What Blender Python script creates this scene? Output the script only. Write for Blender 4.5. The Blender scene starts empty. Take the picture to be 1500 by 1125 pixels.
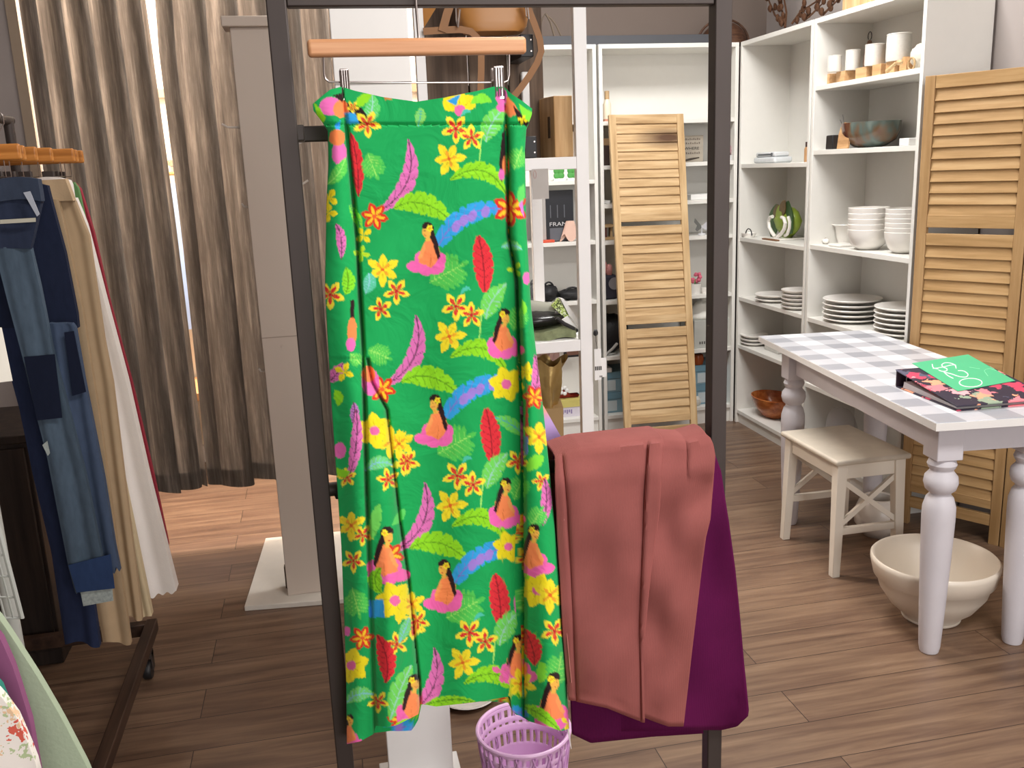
import bpy, math, random
import numpy as np
from mathutils import Vector, Matrix
random.seed(7)
D = bpy.data
SC = bpy.context.scene
COL = SC.collection

# ------------------------------------------------------------------ camera
F_PX, YAW, PITCH, ROLL, EYE = 1351.66, 0.199584, 0.230417, -0.040002, 1.44
def _axes():
    cy, sy = math.cos(YAW), math.sin(YAW)
    f = np.array([sy*math.cos(PITCH), cy*math.cos(PITCH), -math.sin(PITCH)])
    r = np.array([cy, -sy, 0.0]); u = np.cross(r, f)
    c, s = math.cos(ROLL), math.sin(ROLL)
    return c*r + s*u, -s*r + c*u, f
AR, AU, AF = _axes()
cam = D.cameras.new('camera'); cam.sensor_width = 36.0; cam.lens = 36.0*F_PX/1500.0
cam.clip_start = 0.05; cam.clip_end = 60
camo = D.objects.new('camera', cam); COL.objects.link(camo)
camo.matrix_world = Matrix(((AR[0], AU[0], -AF[0], 0), (AR[1], AU[1], -AF[1], 0), (AR[2], AU[2], -AF[2], EYE), (0, 0, 0, 1)))
SC.camera = camo

def P(px, py, X=None, Y=None, Z=None):
    """point of the place seen at a photo pixel, on a given real plane"""
    d = AF + (px-750)/F_PX*AR - (py-562.5)/F_PX*AU
    if Y is not None: t = Y/d[1]
    elif X is not None: t = X/d[0]
    else: t = (Z-EYE)/d[2]
    return Vector((d[0]*t, d[1]*t, d[2]*t+EYE))

# ------------------------------------------------------------------ world, lights, exposure
SC.view_settings.view_transform = 'Standard'; SC.view_settings.look = 'None'
SC.view_settings.gamma = 1.0; SC.view_settings.exposure = 0.28
SC.view_settings.use_curve_mapping = False
w = D.worlds.new('world'); SC.world = w; w.use_nodes = True
w.node_tree.nodes['Background'].inputs[0].default_value = (0.9, 0.93, 1.0, 1)
w.node_tree.nodes['Background'].inputs[1].default_value = 0.25
def area(name, loc, target, sx, sy, power, col):
    l = D.lights.new(name, 'AREA'); l.shape = 'RECTANGLE'; l.size = sx; l.size_y = sy
    l.energy = power; l.color = col
    o = D.objects.new(name, l); COL.objects.link(o); o.location = loc
    o.rotation_euler = (Vector(target)-Vector(loc)).to_track_quat('-Z', 'Y').to_euler()
    return o
area('shop_window_light', (1.3, -2.85, 1.7), (1.2, 3.0, 1.1), 2.2, 1.8, 76, (1.0, 0.98, 0.97))
area('ceiling_light_front', (1.3, 0.4, 2.93), (1.3, 0.4, 0), 1.2, 0.6, 56, (1.0, 0.97, 0.94))
area('ceiling_light_back', (1.25, 3.3, 2.93), (1.25, 3.3, 0), 1.2, 0.6, 56, (1.0, 0.985, 0.96))
area('fitting_room_light', (-0.35, 4.4, 2.85), (-0.35, 4.3, 0), 0.9, 0.5, 135, (1.0, 0.86, 0.76))

# ------------------------------------------------------------------ materials
def lin(h):
    h = h.lstrip('#'); c = [int(h[i:i+2], 16)/255 for i in (0, 2, 4)]
    return tuple((v/12.92 if v <= 0.04045 else ((v+0.055)/1.055)**2.4) for v in c)
_M = {}
def N(nt, t, **kw):
    n = nt.nodes.new(t)
    for k, v in kw.items(): setattr(n, k, v)
    return n
def mat(name, col, rough=0.6, metal=0.0, spec=0.4, mottle=0.06, scale=25.0, bump=0.0, bscale=200.0, alpha=None, trans=0.0, stretch=(1, 1, 1), sheen=0.0):
    """Principled material whose base colour is gently mottled by noise"""
    if name in _M: return _M[name]
    m = D.materials.new(name); m.use_nodes = True; nt = m.node_tree
    b = nt.nodes['Principled BSDF']
    b.inputs['Roughness'].default_value = rough; b.inputs['Metallic'].default_value = metal
    b.inputs['Specular IOR Level'].default_value = spec
    if trans: b.inputs['Transmission Weight'].default_value = trans
    if alpha is not None: b.inputs['Alpha'].default_value = alpha
    if sheen: b.inputs['Sheen Weight'].default_value = sheen
    tc = N(nt, 'ShaderNodeTexCoord'); mp = N(nt, 'ShaderNodeMapping'); mp.inputs['Scale'].default_value = stretch
    nt.links.new(tc.outputs['Object'], mp.inputs[0])
    nz = N(nt, 'ShaderNodeTexNoise'); nz.inputs['Scale'].default_value = scale; nz.inputs['Detail'].default_value = 4
    nt.links.new(mp.outputs[0], nz.inputs['Vector'])
    mx = N(nt, 'ShaderNodeMix', data_type='RGBA')
    c = lin(col)
    mx.inputs[6].default_value = tuple(v*(1-mottle) for v in c)+(1,)
    mx.inputs[7].default_value = tuple(min(1, v*(1+mottle)) for v in c)+(1,)
    nt.links.new(nz.outputs['Fac'], mx.inputs[0]); nt.links.new(mx.outputs[2], b.inputs['Base Color'])
    if bump:
        n2 = N(nt, 'ShaderNodeTexNoise'); n2.inputs['Scale'].default_value = bscale
        nt.links.new(mp.outputs[0], n2.inputs['Vector'])
        bp = N(nt, 'ShaderNodeBump'); bp.inputs['Strength'].default_value = bump; bp.inputs['Distance'].default_value = 0.004
        nt.links.new(n2.outputs['Fac'], bp.inputs['Height']); nt.links.new(bp.outputs[0], b.inputs['Normal'])
    _M[name] = m
    return m
def ramp(nt, stops):
    r = N(nt, 'ShaderNodeValToRGB'); el = r.color_ramp.elements
    while len(el) < len(stops): el.new(0.5)
    for e, (p, c) in zip(el, stops): e.position = p; e.color = lin(c)+(1,)
    return r
def wood(name, stops, axis=0, fine=60.0, rough=0.5, along=2.0, bump=0.08, spec=0.35):
    """grain running along one axis: noise stretched in object space"""
    if name in _M: return _M[name]
    m = D.materials.new(name); m.use_nodes = True; nt = m.node_tree; b = nt.nodes['Principled BSDF']
    b.inputs['Roughness'].default_value = rough; b.inputs['Specular IOR Level'].default_value = spec
    tc = N(nt, 'ShaderNodeTexCoord'); mp = N(nt, 'ShaderNodeMapping')
    sc = [fine]*3; sc[axis] = along
    mp.inputs['Scale'].default_value = sc
    nz = N(nt, 'ShaderNodeTexNoise'); nz.inputs['Scale'].default_value = 1.0; nz.inputs['Detail'].default_value = 6; nz.inputs['Roughness'].default_value = 0.6
    nt.links.new(tc.outputs['Object'], mp.inputs[0]); nt.links.new(mp.outputs[0], nz.inputs['Vector'])
    r = ramp(nt, stops); nt.links.new(nz.outputs['Fac'], r.inputs[0]); nt.links.new(r.outputs[0], b.inputs['Base Color'])
    bp = N(nt, 'ShaderNodeBump'); bp.inputs['Strength'].default_value = bump; bp.inputs['Distance'].default_value = 0.003
    nt.links.new(nz.outputs['Fac'], bp.inputs['Height']); nt.links.new(bp.outputs[0], b.inputs['Normal'])
    _M[name] = m
    return m
def attr_mat(name, rough=0.75, sheen=0.1, bump=0.05):
    m = D.materials.new(name); m.use_nodes = True; nt = m.node_tree; b = nt.nodes['Principled BSDF']
    b.inputs['Roughness'].default_value = rough; b.inputs['Sheen Weight'].default_value = sheen; b.inputs['Specular IOR Level'].default_value = 0.2
    a = N(nt, 'ShaderNodeAttribute', attribute_name='print'); nt.links.new(a.outputs['Color'], b.inputs['Base Color'])
    tc = N(nt, 'ShaderNodeTexCoord'); nz = N(nt, 'ShaderNodeTexNoise'); nz.inputs['Scale'].default_value = 900
    nt.links.new(tc.outputs['Object'], nz.inputs['Vector'])
    bp = N(nt, 'ShaderNodeBump'); bp.inputs['Strength'].default_value = bump; bp.inputs['Distance'].default_value = 0.001
    nt.links.new(nz.outputs['Fac'], bp.inputs['Height'])
    cr = N(nt, 'ShaderNodeTexNoise'); cr.inputs['Scale'].default_value = 17; cr.inputs['Detail'].default_value = 3; cr.inputs['Distortion'].default_value = 1.2
    nt.links.new(tc.outputs['Object'], cr.inputs['Vector'])
    b2 = N(nt, 'ShaderNodeBump'); b2.inputs['Strength'].default_value = 0.32; b2.inputs['Distance'].default_value = 0.012
    nt.links.new(cr.outputs['Fac'], b2.inputs['Height']); nt.links.new(bp.outputs[0], b2.inputs['Normal']); nt.links.new(b2.outputs[0], b.inputs['Normal'])
    return m
def floor_mat():
    m = D.materials.new('vinyl_planks'); m.use_nodes = True; nt = m.node_tree; b = nt.nodes['Principled BSDF']
    b.inputs['Roughness'].default_value = 0.36; b.inputs['Specular IOR Level'].default_value = 0.45
    tc = N(nt, 'ShaderNodeTexCoord')
    br = N(nt, 'ShaderNodeTexBrick'); br.offset = 0.37
    br.inputs['Color1'].default_value = (0.2, 0.2, 0.2, 1); br.inputs['Color2'].default_value = (0.8, 0.8, 0.8, 1); br.inputs['Mortar'].default_value = (0, 0, 0, 1)
    br.inputs['Scale'].default_value = 1.0; br.inputs['Mortar Size'].default_value = 0.0012; br.inputs['Brick Width'].default_value = 1.15; br.inputs['Row Height'].default_value = 0.15
    nt.links.new(tc.outputs['Object'], br.inputs['Vector'])
    mp = N(nt, 'ShaderNodeMapping'); mp.inputs['Scale'].default_value = (1.6, 22, 1)
    nt.links.new(tc.outputs['Object'], mp.inputs[0])
    addv = N(nt, 'ShaderNodeVectorMath', operation='ADD'); sclv = N(nt, 'ShaderNodeVectorMath', operation='SCALE'); sclv.inputs['Scale'].default_value = 9.0
    nt.links.new(br.outputs['Color'], sclv.inputs[0]); nt.links.new(mp.outputs[0], addv.inputs[0]); nt.links.new(sclv.outputs[0], addv.inputs[1])
    nz = N(nt, 'ShaderNodeTexNoise'); nz.inputs['Scale'].default_value = 1.3; nz.inputs['Detail'].default_value = 7; nz.inputs['Roughness'].default_value = 0.62; nz.inputs['Distortion'].default_value = 0.5
    nt.links.new(addv.outputs[0], nz.inputs['Vector'])
    mxf = N(nt, 'ShaderNodeMix', data_type='FLOAT'); mxf.inputs[0].default_value = 0.16
    nt.links.new(nz.outputs['Fac'], mxf.inputs[2]); nt.links.new(br.outputs['Color'], mxf.inputs[3])
    r = ramp(nt, [(0.25, '#4b382c'), (0.45, '#6a5242'), (0.6, '#806752'), (0.8, '#967d68')])
    nt.links.new(mxf.outputs[0], r.inputs[0]); 
    mo = N(nt, 'ShaderNodeMix', data_type='RGBA'); mo.inputs[7].default_value = lin('#2a1d17')+(1,)
    nt.links.new(br.outputs['Fac'], mo.inputs[0]); nt.links.new(r.outputs[0], mo.inputs[6]); nt.links.new(mo.outputs[2], b.inputs['Base Color'])
    return m
def stripe_expr(nt, sock, freq, duty=0.5):
    a = N(nt, 'ShaderNodeMath', operation='MULTIPLY'); a.inputs[1].default_value = freq; nt.links.new(sock, a.inputs[0])
    f = N(nt, 'ShaderNodeMath', operation='FRACT'); nt.links.new(a.outputs[0], f.inputs[0])
    g = N(nt, 'ShaderNodeMath', operation='LESS_THAN'); g.inputs[1].default_value = duty; nt.links.new(f.outputs[0], g.inputs[0])
    return g.outputs[0]
def gingham_mat(size):
    m = D.materials.new('gingham_paint'); m.use_nodes = True; nt = m.node_tree; b = nt.nodes['Principled BSDF']
    b.inputs['Roughness'].default_value = 0.35
    tc = N(nt, 'ShaderNodeTexCoord'); sp = N(nt, 'ShaderNodeSeparateXYZ'); nt.links.new(tc.outputs['Object'], sp.inputs[0])
    s1 = stripe_expr(nt, sp.outputs[0], 0.5/size); s2 = stripe_expr(nt, sp.outputs[1], 0.5/size)
    ad = N(nt, 'ShaderNodeMath', operation='ADD'); nt.links.new(s1, ad.inputs[0]); nt.links.new(s2, ad.inputs[1])
    hf = N(nt, 'ShaderNodeMath', operation='MULTIPLY'); hf.inputs[1].default_value = 0.5; nt.links.new(ad.outputs[0], hf.inputs[0])
    r = ramp(nt, [(0.0, '#e6e6ea'), (0.5, '#c3c4ca'), (1.0, '#a0a2aa')]); nt.links.new(hf.outputs[0], r.inputs[0]); nt.links.new(r.outputs[0], b.inputs['Base Color'])
    return m
def curtain_mat():
    m = D.materials.new('slub_curtain'); m.use_nodes = True; nt = m.node_tree; b = nt.nodes['Principled BSDF']; out = nt.nodes['Material Output']
    b.inputs['Roughness'].default_value = 0.7; b.inputs['Specular IOR Level'].default_value = 0.15; b.inputs['Sheen Weight'].default_value = 0.15
    tc = N(nt, 'ShaderNodeTexCoord'); mp = N(nt, 'ShaderNodeMapping'); mp.inputs['Scale'].default_value = (42, 42, 2.8)
    nt.links.new(tc.outputs['Object'], mp.inputs[0])
    nz = N(nt, 'ShaderNodeTexNoise'); nz.inputs['Scale'].default_value = 1; nz.inputs['Detail'].default_value = 6; nz.inputs['Roughness'].default_value = 0.7
    nt.links.new(mp.outputs[0], nz.inputs['Vector'])
    r = ramp(nt, [(0.28, '#5a524b'), (0.5, '#7c736a'), (0.70, '#ab9f93')]); nt.links.new(nz.outputs['Fac'], r.inputs[0]); nt.links.new(r.outputs[0], b.inputs['Base Color'])
    tr = N(nt, 'ShaderNodeBsdfTranslucent'); nt.links.new(r.outputs[0], tr.inputs[0])
    ms = N(nt, 'ShaderNodeMixShader'); ms.inputs[0].default_value = 0.27
    nt.links.new(b.outputs[0], ms.inputs[1]); nt.links.new(tr.outputs[0], ms.inputs[2]); nt.links.new(ms.outputs[0], out.inputs[0])
    return m
def cord_mat(name, col):
    """corduroy: fine wales running down the leg"""
    m = D.materials.new(name); m.use_nodes = True; nt = m.node_tree; b = nt.nodes['Principled BSDF']
    b.inputs['Roughness'].default_value = 0.85; b.inputs['Specular IOR Level'].default_value = 0.12; b.inputs['Sheen Weight'].default_value = 0.35; b.inputs['Sheen Roughness'].default_value = 0.4
    b.inputs['Sheen Tint'].default_value = tuple(min(1, v*2.2) for v in lin(col))+(1,)
    tc = N(nt, 'ShaderNodeTexCoord')
    nz = N(nt, 'ShaderNodeTexNoise'); nz.inputs['Scale'].default_value = 16; nz.inputs['Detail'].default_value = 6; nt.links.new(tc.outputs['Object'], nz.inputs['Vector'])
    c = lin(col); mx = N(nt, 'ShaderNodeMix', data_type='RGBA'); mx.inputs[6].default_value = tuple(v*0.8 for v in c)+(1,); mx.inputs[7].default_value = tuple(v*1.22 for v in c)+(1,)
    nt.links.new(nz.outputs['Fac'], mx.inputs[0]); nt.links.new(mx.outputs[2], b.inputs['Base Color'])
    wv = N(nt, 'ShaderNodeTexWave', bands_direction='X'); wv.inputs['Scale'].default_value = 150; wv.inputs['Distortion'].default_value = 0.6
    nt.links.new(tc.outputs['Object'], wv.inputs['Vector'])
    bp = N(nt, 'ShaderNodeBump'); bp.inputs['Strength'].default_value = 0.25; bp.inputs['Distance'].default_value = 0.001
    nt.links.new(wv.outputs['Fac'], bp.inputs['Height']); nt.links.new(bp.outputs[0], b.inputs['Normal'])
    return m
def floral_mat(name, base, blobs, scale):
    """dark cloth with scattered voronoi blossoms"""
    m = D.materials.new(name); m.use_nodes = True; nt = m.node_tree; b = nt.nodes['Principled BSDF']; b.inputs['Roughness'].default_value = 0.6
    tc = N(nt, 'ShaderNodeTexCoord'); vo = N(nt, 'ShaderNodeTexVoronoi'); vo.inputs['Scale'].default_value = scale
    nz = N(nt, 'ShaderNodeTexNoise'); nz.inputs['Scale'].default_value = scale*2.2
    mxv = N(nt, 'ShaderNodeMix', data_type='RGBA'); mxv.inputs[0].default_value = 0.06
    nt.links.new(tc.outputs['Object'], nz.inputs['Vector']); nt.links.new(tc.outputs['Object'], mxv.inputs[6]); nt.links.new(nz.outputs['Color'], mxv.inputs[7])
    nt.links.new(mxv.outputs[2], vo.inputs['Vector'])
    sp = N(nt, 'ShaderNodeSeparateColor'); nt.links.new(vo.outputs['Color'], sp.inputs[0])
    r = ramp(nt, [(i/len(blobs), c) for i, c in enumerate(blobs)]); r.color_ramp.interpolation = 'CONSTANT'; nt.links.new(sp.outputs[0], r.inputs[0])
    lt = N(nt, 'ShaderNodeMath', operation='LESS_THAN'); lt.inputs[1].default_value = 0.56; nt.links.new(vo.outputs['Distance'], lt.inputs[0])
    mx = N(nt, 'ShaderNodeMix', data_type='RGBA'); mx.inputs[6].default_value = lin(base)+(1,)
    nt.links.new(lt.outputs[0], mx.inputs[0]); nt.links.new(r.outputs[0], mx.inputs[7]); nt.links.new(mx.outputs[2], b.inputs['Base Color'])
    return m
def glass_mat(name, col, a=0.35):
    return mat(name, col, rough=0.08, spec=0.6, alpha=a)

# ------------------------------------------------------------------ mesh helpers
class MB:
    def __init__(s): s.v = []; s.f = []
    def add(s, vs, fs):
        o = len(s.v); s.v += [tuple(p) for p in vs]; s.f += [tuple(i+o for i in f) for f in fs]; return s
    def obox(s, c, ax, h):
        c = Vector(c); a = [Vector(x) for x in ax]; vs = []
        for i in (-1, 1):
            for j in (-1, 1):
                for k in (-1, 1): vs.append(c+a[0]*h[0]*i+a[1]*h[1]*j+a[2]*h[2]*k)
        return s.add(vs, [(0, 1, 3, 2), (4, 6, 7, 5), (0, 4, 5, 1), (2, 3, 7, 6), (0, 2, 6, 4), (1, 5, 7, 3)])
    def box(s, a, b):
        c = [(a[i]+b[i])/2 for i in range(3)]; h = [abs(b[i]-a[i])/2 for i in range(3)]
        return s.obox(c, ((1, 0, 0), (0, 1, 0), (0, 0, 1)), h)
    def bar(s, p0, p1, w, d, side=(0, 1, 0)):
        """rectangular bar from p0 to p1: w across, d along `side`"""
        p0, p1 = Vector(p0), Vector(p1); t = (p1-p0); L = t.length; t.normalize()
        sd = Vector(side); sd = (sd-t*sd.dot(t)).normalized(); o = t.cross(sd)
        return s.obox((p0+p1)/2, (o, sd, t), (w/2, d/2, L/2))
    def tube(s, pts, r, n=8, closed=False, cap=True):
        pts = [Vector(p) for p in pts]; m = len(pts); rr = r if isinstance(r, (list, tuple)) else [r]*m
        prev = None; rings = []
        for i, p in enumerate(pts):
            if closed: t = pts[(i+1) % m]-pts[i-1]
            else: t = pts[min(i+1, m-1)]-pts[max(i-1, 0)]
            t = t.normalized() if t.length > 1e-9 else Vector((0, 0, 1))
            if prev is None: prev = t.orthogonal().normalized()
            u = (prev-t*prev.dot(t)); u = u.normalized() if u.length > 1e-6 else t.orthogonal().normalized()
            prev = u; v = t.cross(u)
            rings.append([p+(u*math.cos(2*math.pi*k/n)+v*math.sin(2*math.pi*k/n))*rr[i] for k in range(n)])
        vs = [p for g in rings for p in g]; fs = []
        for i in range(m if closed else m-1):
            a, b = i*n, ((i+1) % m)*n
            for k in range(n): fs.append((a+k, a+(k+1) % n, b+(k+1) % n, b+k))
        if cap and not closed: fs += [tuple(range(n-1, -1, -1)), tuple((m-1)*n+k for k in range(n))]
        return s.add(vs, fs)
    def lathe(s, prof, c, n=32, sx=1.0, sy=1.0, rot=None, cap=True):
        c = Vector(c); vs = []; fs = []
        for r, z in prof:
            for k in range(n):
                a = 2*math.pi*k/n; q = Vector((r*sx*math.cos(a), r*sy*math.sin(a), z))
                vs.append(c+(rot @ q if rot else q))
        m = len(prof)
        for i in range(m-1):
            for k in range(n): fs.append((i*n+k, i*n+(k+1) % n, (i+1)*n+(k+1) % n, (i+1)*n+k))
        if cap: fs += [tuple(range(n-1, -1, -1)), tuple((m-1)*n+k for k in range(n))]
        return s.add(vs, fs)
    def prism(s, poly, f, d0, d1):
        """extrude a 2D outline: f(a, b, d) gives the point"""
        n = len(poly); vs = [f(a, b, d0) for a, b in poly]+[f(a, b, d1) for a, b in poly]
        fs = [tuple(range(n-1, -1, -1)), tuple(range(n, 2*n))]+[(i, (i+1) % n, n+(i+1) % n, n+i) for i in range(n)]
        return s.add(vs, fs)
    def grid(s, f, nu, nv, wrap=False):
        vs = [f(i/nu if not wrap else i/nu, j/nv) for j in range(nv+1) for i in range(nu+(0 if wrap else 1))]
        w_ = nu if wrap else nu+1; fs = []
        for j in range(nv):
            for i in range(nu):
                a = j*w_+i; b = j*w_+(i+1) % w_; fs.append((a, b, b+w_, a+w_))
        return s.add(vs, fs)
    def sheet(s, f, nu, nv, th):
        """closed thin solid: surface f(u,v) with thickness th along +Y"""
        top = [Vector(f(i/nu, j/nv)) for j in range(nv+1) for i in range(nu+1)]
        o = len(top); W = nu+1; vs = top+[p+Vector((0, th, 0)) for p in top]; fs = []
        for j in range(nv):
            for i in range(nu):
                a = j*W+i; fs.append((a, a+1, a+1+W, a+W)); fs.append((o+a, o+a+W, o+a+1+W, o+a+1))
        for i in range(nu):
            fs.append((i, o+i, o+i+1, i+1)); a = nv*W+i; fs.append((a, a+1, o+a+1, o+a))
        for j in range(nv):
            a = j*W; fs.append((a, a+W, o+a+W, o+a)); a = j*W+nu; fs.append((a, o+a, o+a+W, a+W))
        return s.add(vs, fs)
    def blob(s, c, r, n=12, m=8, jit=0.0, seed=1):
        rng = random.Random(seed); c = Vector(c); vs = [c+Vector((0, 0, -r[2]))]; fs = []
        for j in range(1, m):
            th = math.pi*j/m-math.pi/2
            for i in range(n):
                a = 2*math.pi*i/n; k = 1+rng.uniform(-jit, jit)
                vs.append(c+Vector((r[0]*math.cos(th)*math.cos(a)*k, r[1]*math.cos(th)*math.sin(a)*k, r[2]*math.sin(th)*k)))
        vs.append(c+Vector((0, 0, r[2]))); L = len(vs)-1
        for i in range(n):
            fs.append((0, 1+(i+1) % n, 1+i)); b = 1+(m-2)*n; fs.append((L, b+i, b+(i+1) % n))
        for j in range(m-2):
            for i in range(n): a = 1+j*n; fs.append((a+i, a+(i+1) % n, a+n+(i+1) % n, a+n+i))
        return s.add(vs, fs)

def build(name, mb, m, parent=None, bevel=0.0, smooth=40, local=False, segs=2, subsurf=0):
    me = D.meshes.new(name); me.from_pydata(mb.v, [], mb.f); me.update()
    me.materials.append(m)
    if smooth:
        me.polygons.foreach_set('use_smooth', [True]*len(me.polygons)); me.set_sharp_from_angle(angle=math.radians(smooth))
    o = D.objects.new(name, me); COL.objects.link(o)
    if parent is not None:
        o.parent = parent
        if not local:
            r = parent
            while r.parent: r = r.parent
            if parent.type == 'EMPTY': o.matrix_parent_inverse = Matrix.Translation(-Vector(parent.location))
    if bevel:
        b = o.modifiers.new('bevel', 'BEVEL'); b.width = bevel; b.segments = segs; b.limit_method = 'ANGLE'; b.angle_limit = math.radians(50)
    if subsurf:
        b = o.modifiers.new('sub', 'SUBSURF'); b.levels = subsurf; b.render_levels = subsurf
    return o
def tag(o, label, cat, group=None, kind=None):
    o['label'] = label; o['category'] = cat
    if group: o['group'] = group
    if kind: o['kind'] = kind
    return o
def thing(name, label, cat, loc, group=None, rz=0.0):
    o = D.objects.new(name, None); o.empty_display_size = 0.05; COL.objects.link(o)
    o.location = loc; o.rotation_euler = (0, 0, rz)
    return tag(o, label, cat, group)
def struct(name, mb, m, **k):
    o = build(name, mb, m, **k); o['kind'] = 'structure'; return o
def dup(root, off, label, group=None):
    r = root.copy(); COL.objects.link(r); r.location = Vector(root.location)+Vector(off); r['label'] = label
    if group: r['group'] = group
    for ch in list(root.children):
        c = ch.copy(); COL.objects.link(c); c.parent = r; c.matrix_parent_inverse = ch.matrix_parent_inverse.copy()
        for g in list(ch.children):
            d = g.copy(); COL.objects.link(d); d.parent = c; d.matrix_parent_inverse = g.matrix_parent_inverse.copy()
    return r
def text_mesh(name, txt, m, origin, right, up, height, parent, depth=0.0006, maxw=None):
    cu = D.curves.new(name, 'FONT'); cu.body = txt; cu.size = 1.0; cu.extrude = 0.0
    o = D.objects.new('tmp', cu); COL.objects.link(o)
    dg = bpy.context.evaluated_depsgraph_get(); me = o.evaluated_get(dg).to_mesh()
    vs = [v.co.copy() for v in me.vertices]; fs = [tuple(p.vertices) for p in me.polygons]
    o.evaluated_get(dg).to_mesh_clear(); D.objects.remove(o); D.curves.remove(cu)
    x0 = min(v.x for v in vs); x1 = max(v.x for v in vs); y0 = min(v.y for v in vs); y1 = max(v.y for v in vs)
    k = height/(y1-y0); kx = k if maxw is None else maxw/(x1-x0)
    right = Vector(right); up = Vector(up); nrm = right.cross(up).normalized()
    mb = MB(); mb.add([Vector(origin)+right*((v.x-x0)*kx)+up*((v.y-y0)*k)+nrm*depth for v in vs], fs)
    return build(name, mb, m, parent, smooth=0)
def lerp(a, b, t): return a+(b-a)*t
def interp(x, pts):
    """piecewise linear through (x, y) pairs"""
    if x <= pts[0][0]: return pts[0][1]
    for (x0, y0), (x1, y1) in zip(pts, pts[1:]):
        if x <= x1: return y0+(y1-y0)*(x-x0)/max(1e-9, x1-x0)
    return pts[-1][1]

WHITE = mat('white_laminate', '#e4e2dc', rough=0.4, mottle=0.02)
WHITEPAINT = mat('white_paint', '#e9e8e6', rough=0.4, mottle=0.03)
BLACKMETAL = mat('charcoal_metal', '#423a37', rough=0.5, metal=0.3, mottle=0.12, scale=12, stretch=(3, 3, 1))
CHROME = mat('chrome', '#b3aaa6', rough=0.3, metal=1.0, mottle=0.02)
BLACK = mat('black_plastic', '#1c1b1d', rough=0.45)
OAK = wood('pale_wood', [(0.3, '#a8875c'), (0.5, '#c3a479'), (0.7, '#d8bd92')], axis=2, fine=35, along=3)
OAKX = wood('pale_wood_across', [(0.3, '#9c7b52'), (0.5, '#bf9f74'), (0.72, '#d6ba90')], axis=0, fine=45, along=3)
HONEY = wood('honey_pine', [(0.3, '#927148'), (0.5, '#a6845a'), (0.7, '#b6966b')], axis=2, fine=30, along=2.5)
HONEYX = wood('honey_pine_slats', [(0.3, '#9b7a4e'), (0.5, '#b08d60'), (0.7, '#bf9f72')], axis=0, fine=40, along=3)
CARD = mat('brown_cardboard', '#a98a66', rough=0.8)
CERAMIC = mat('white_ceramic', '#eeeae4', rough=0.25, mottle=0.02, spec=0.5)

# ================================================================== the room
FLOORM = floor_mat()
WALLM = mat('taupe_wall_paint', '#766961', rough=0.8, mottle=0.03, scale=3)
GREYWALL = mat('grey_wall_paint', '#a39a96', rough=0.8, mottle=0.03, scale=3)
CREAMWALL = mat('cream_wall_paint', '#e2dccd', rough=0.8, mottle=0.02, scale=3)
CEILM = mat('ceiling_paint', '#d8d4d0', rough=0.9, mottle=0.03)
TRIMM = mat('tan_wood_trim', '#a98f72', rough=0.6)
CY = 3.72      # plane of the fitting-room curtain
struct('floor', MB().box((-2.6, -3, -0.06), (2.56, 5.0, 0)), FLOORM, smooth=0)
struct('ceiling', MB().box((-2.6, -3, 3.0), (2.56, 5.0, 3.08)), CEILM, smooth=0)
struct('wall_back', MB().box((-2.6, 4.95, 0), (2.56, 5.05, 3.0)), WALLM, smooth=0)
struct('wall_right', MB().box((2.5, -3, 0), (2.6, 4.95, 3.0)), GREYWALL, smooth=0)
struct('wall_left', MB().box((-2.7, -3, 0), (-2.6, 4.95, 3.0)), GREYWALL, smooth=0)
struct('wall_front', MB().box((-2.6, -3.1, 0), (2.56, -3, 3.0)), GREYWALL, smooth=0)
struct('wall_fitting_front', MB().box((-2.6, CY, 0), (-0.955, CY+0.1, 3.0)), GREYWALL, smooth=0)
struct('wall_fitting_right', MB().box((0.56, CY-0.02, 0), (0.65, 4.95, 3.0)), GREYWALL, smooth=0)
struct('wall_fitting_left', MB().box((-1.2, CY+0.1, 0), (-1.1, 4.9, 3.0)), CREAMWALL, smooth=0)
struct('wall_fitting_back', MB().box((-1.1, 4.88, 0), (0.56, 4.95, 3.0)), CREAMWALL, smooth=0)
struct('trim_fitting_back', MB().box((-1.1, 4.86, 1.83), (0.56, 4.88, 1.87)), TRIMM, smooth=0)
struct('baseboard_fitting_back', MB().box((-1.1, 4.86, 0), (0.56, 4.88, 0.09)), WHITEPAINT, smooth=0)
struct('wall_fitting_header', MB().box((-0.955, CY+0.02, 2.5), (0.56, CY+0.1, 3.0)), GREYWALL, smooth=0)
struct('trim_fitting_left', MB().box((-0.99, CY-0.02, 0), (-0.955, CY, 3.0)), mat('brown_grey_trim', '#a08f7c', rough=0.7), smooth=0)
struct('trim_fitting_edge', MB().box((-1.14, CY-0.012, 0), (-1.09, CY, 3.0)), GREYWALL, smooth=0)

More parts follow.
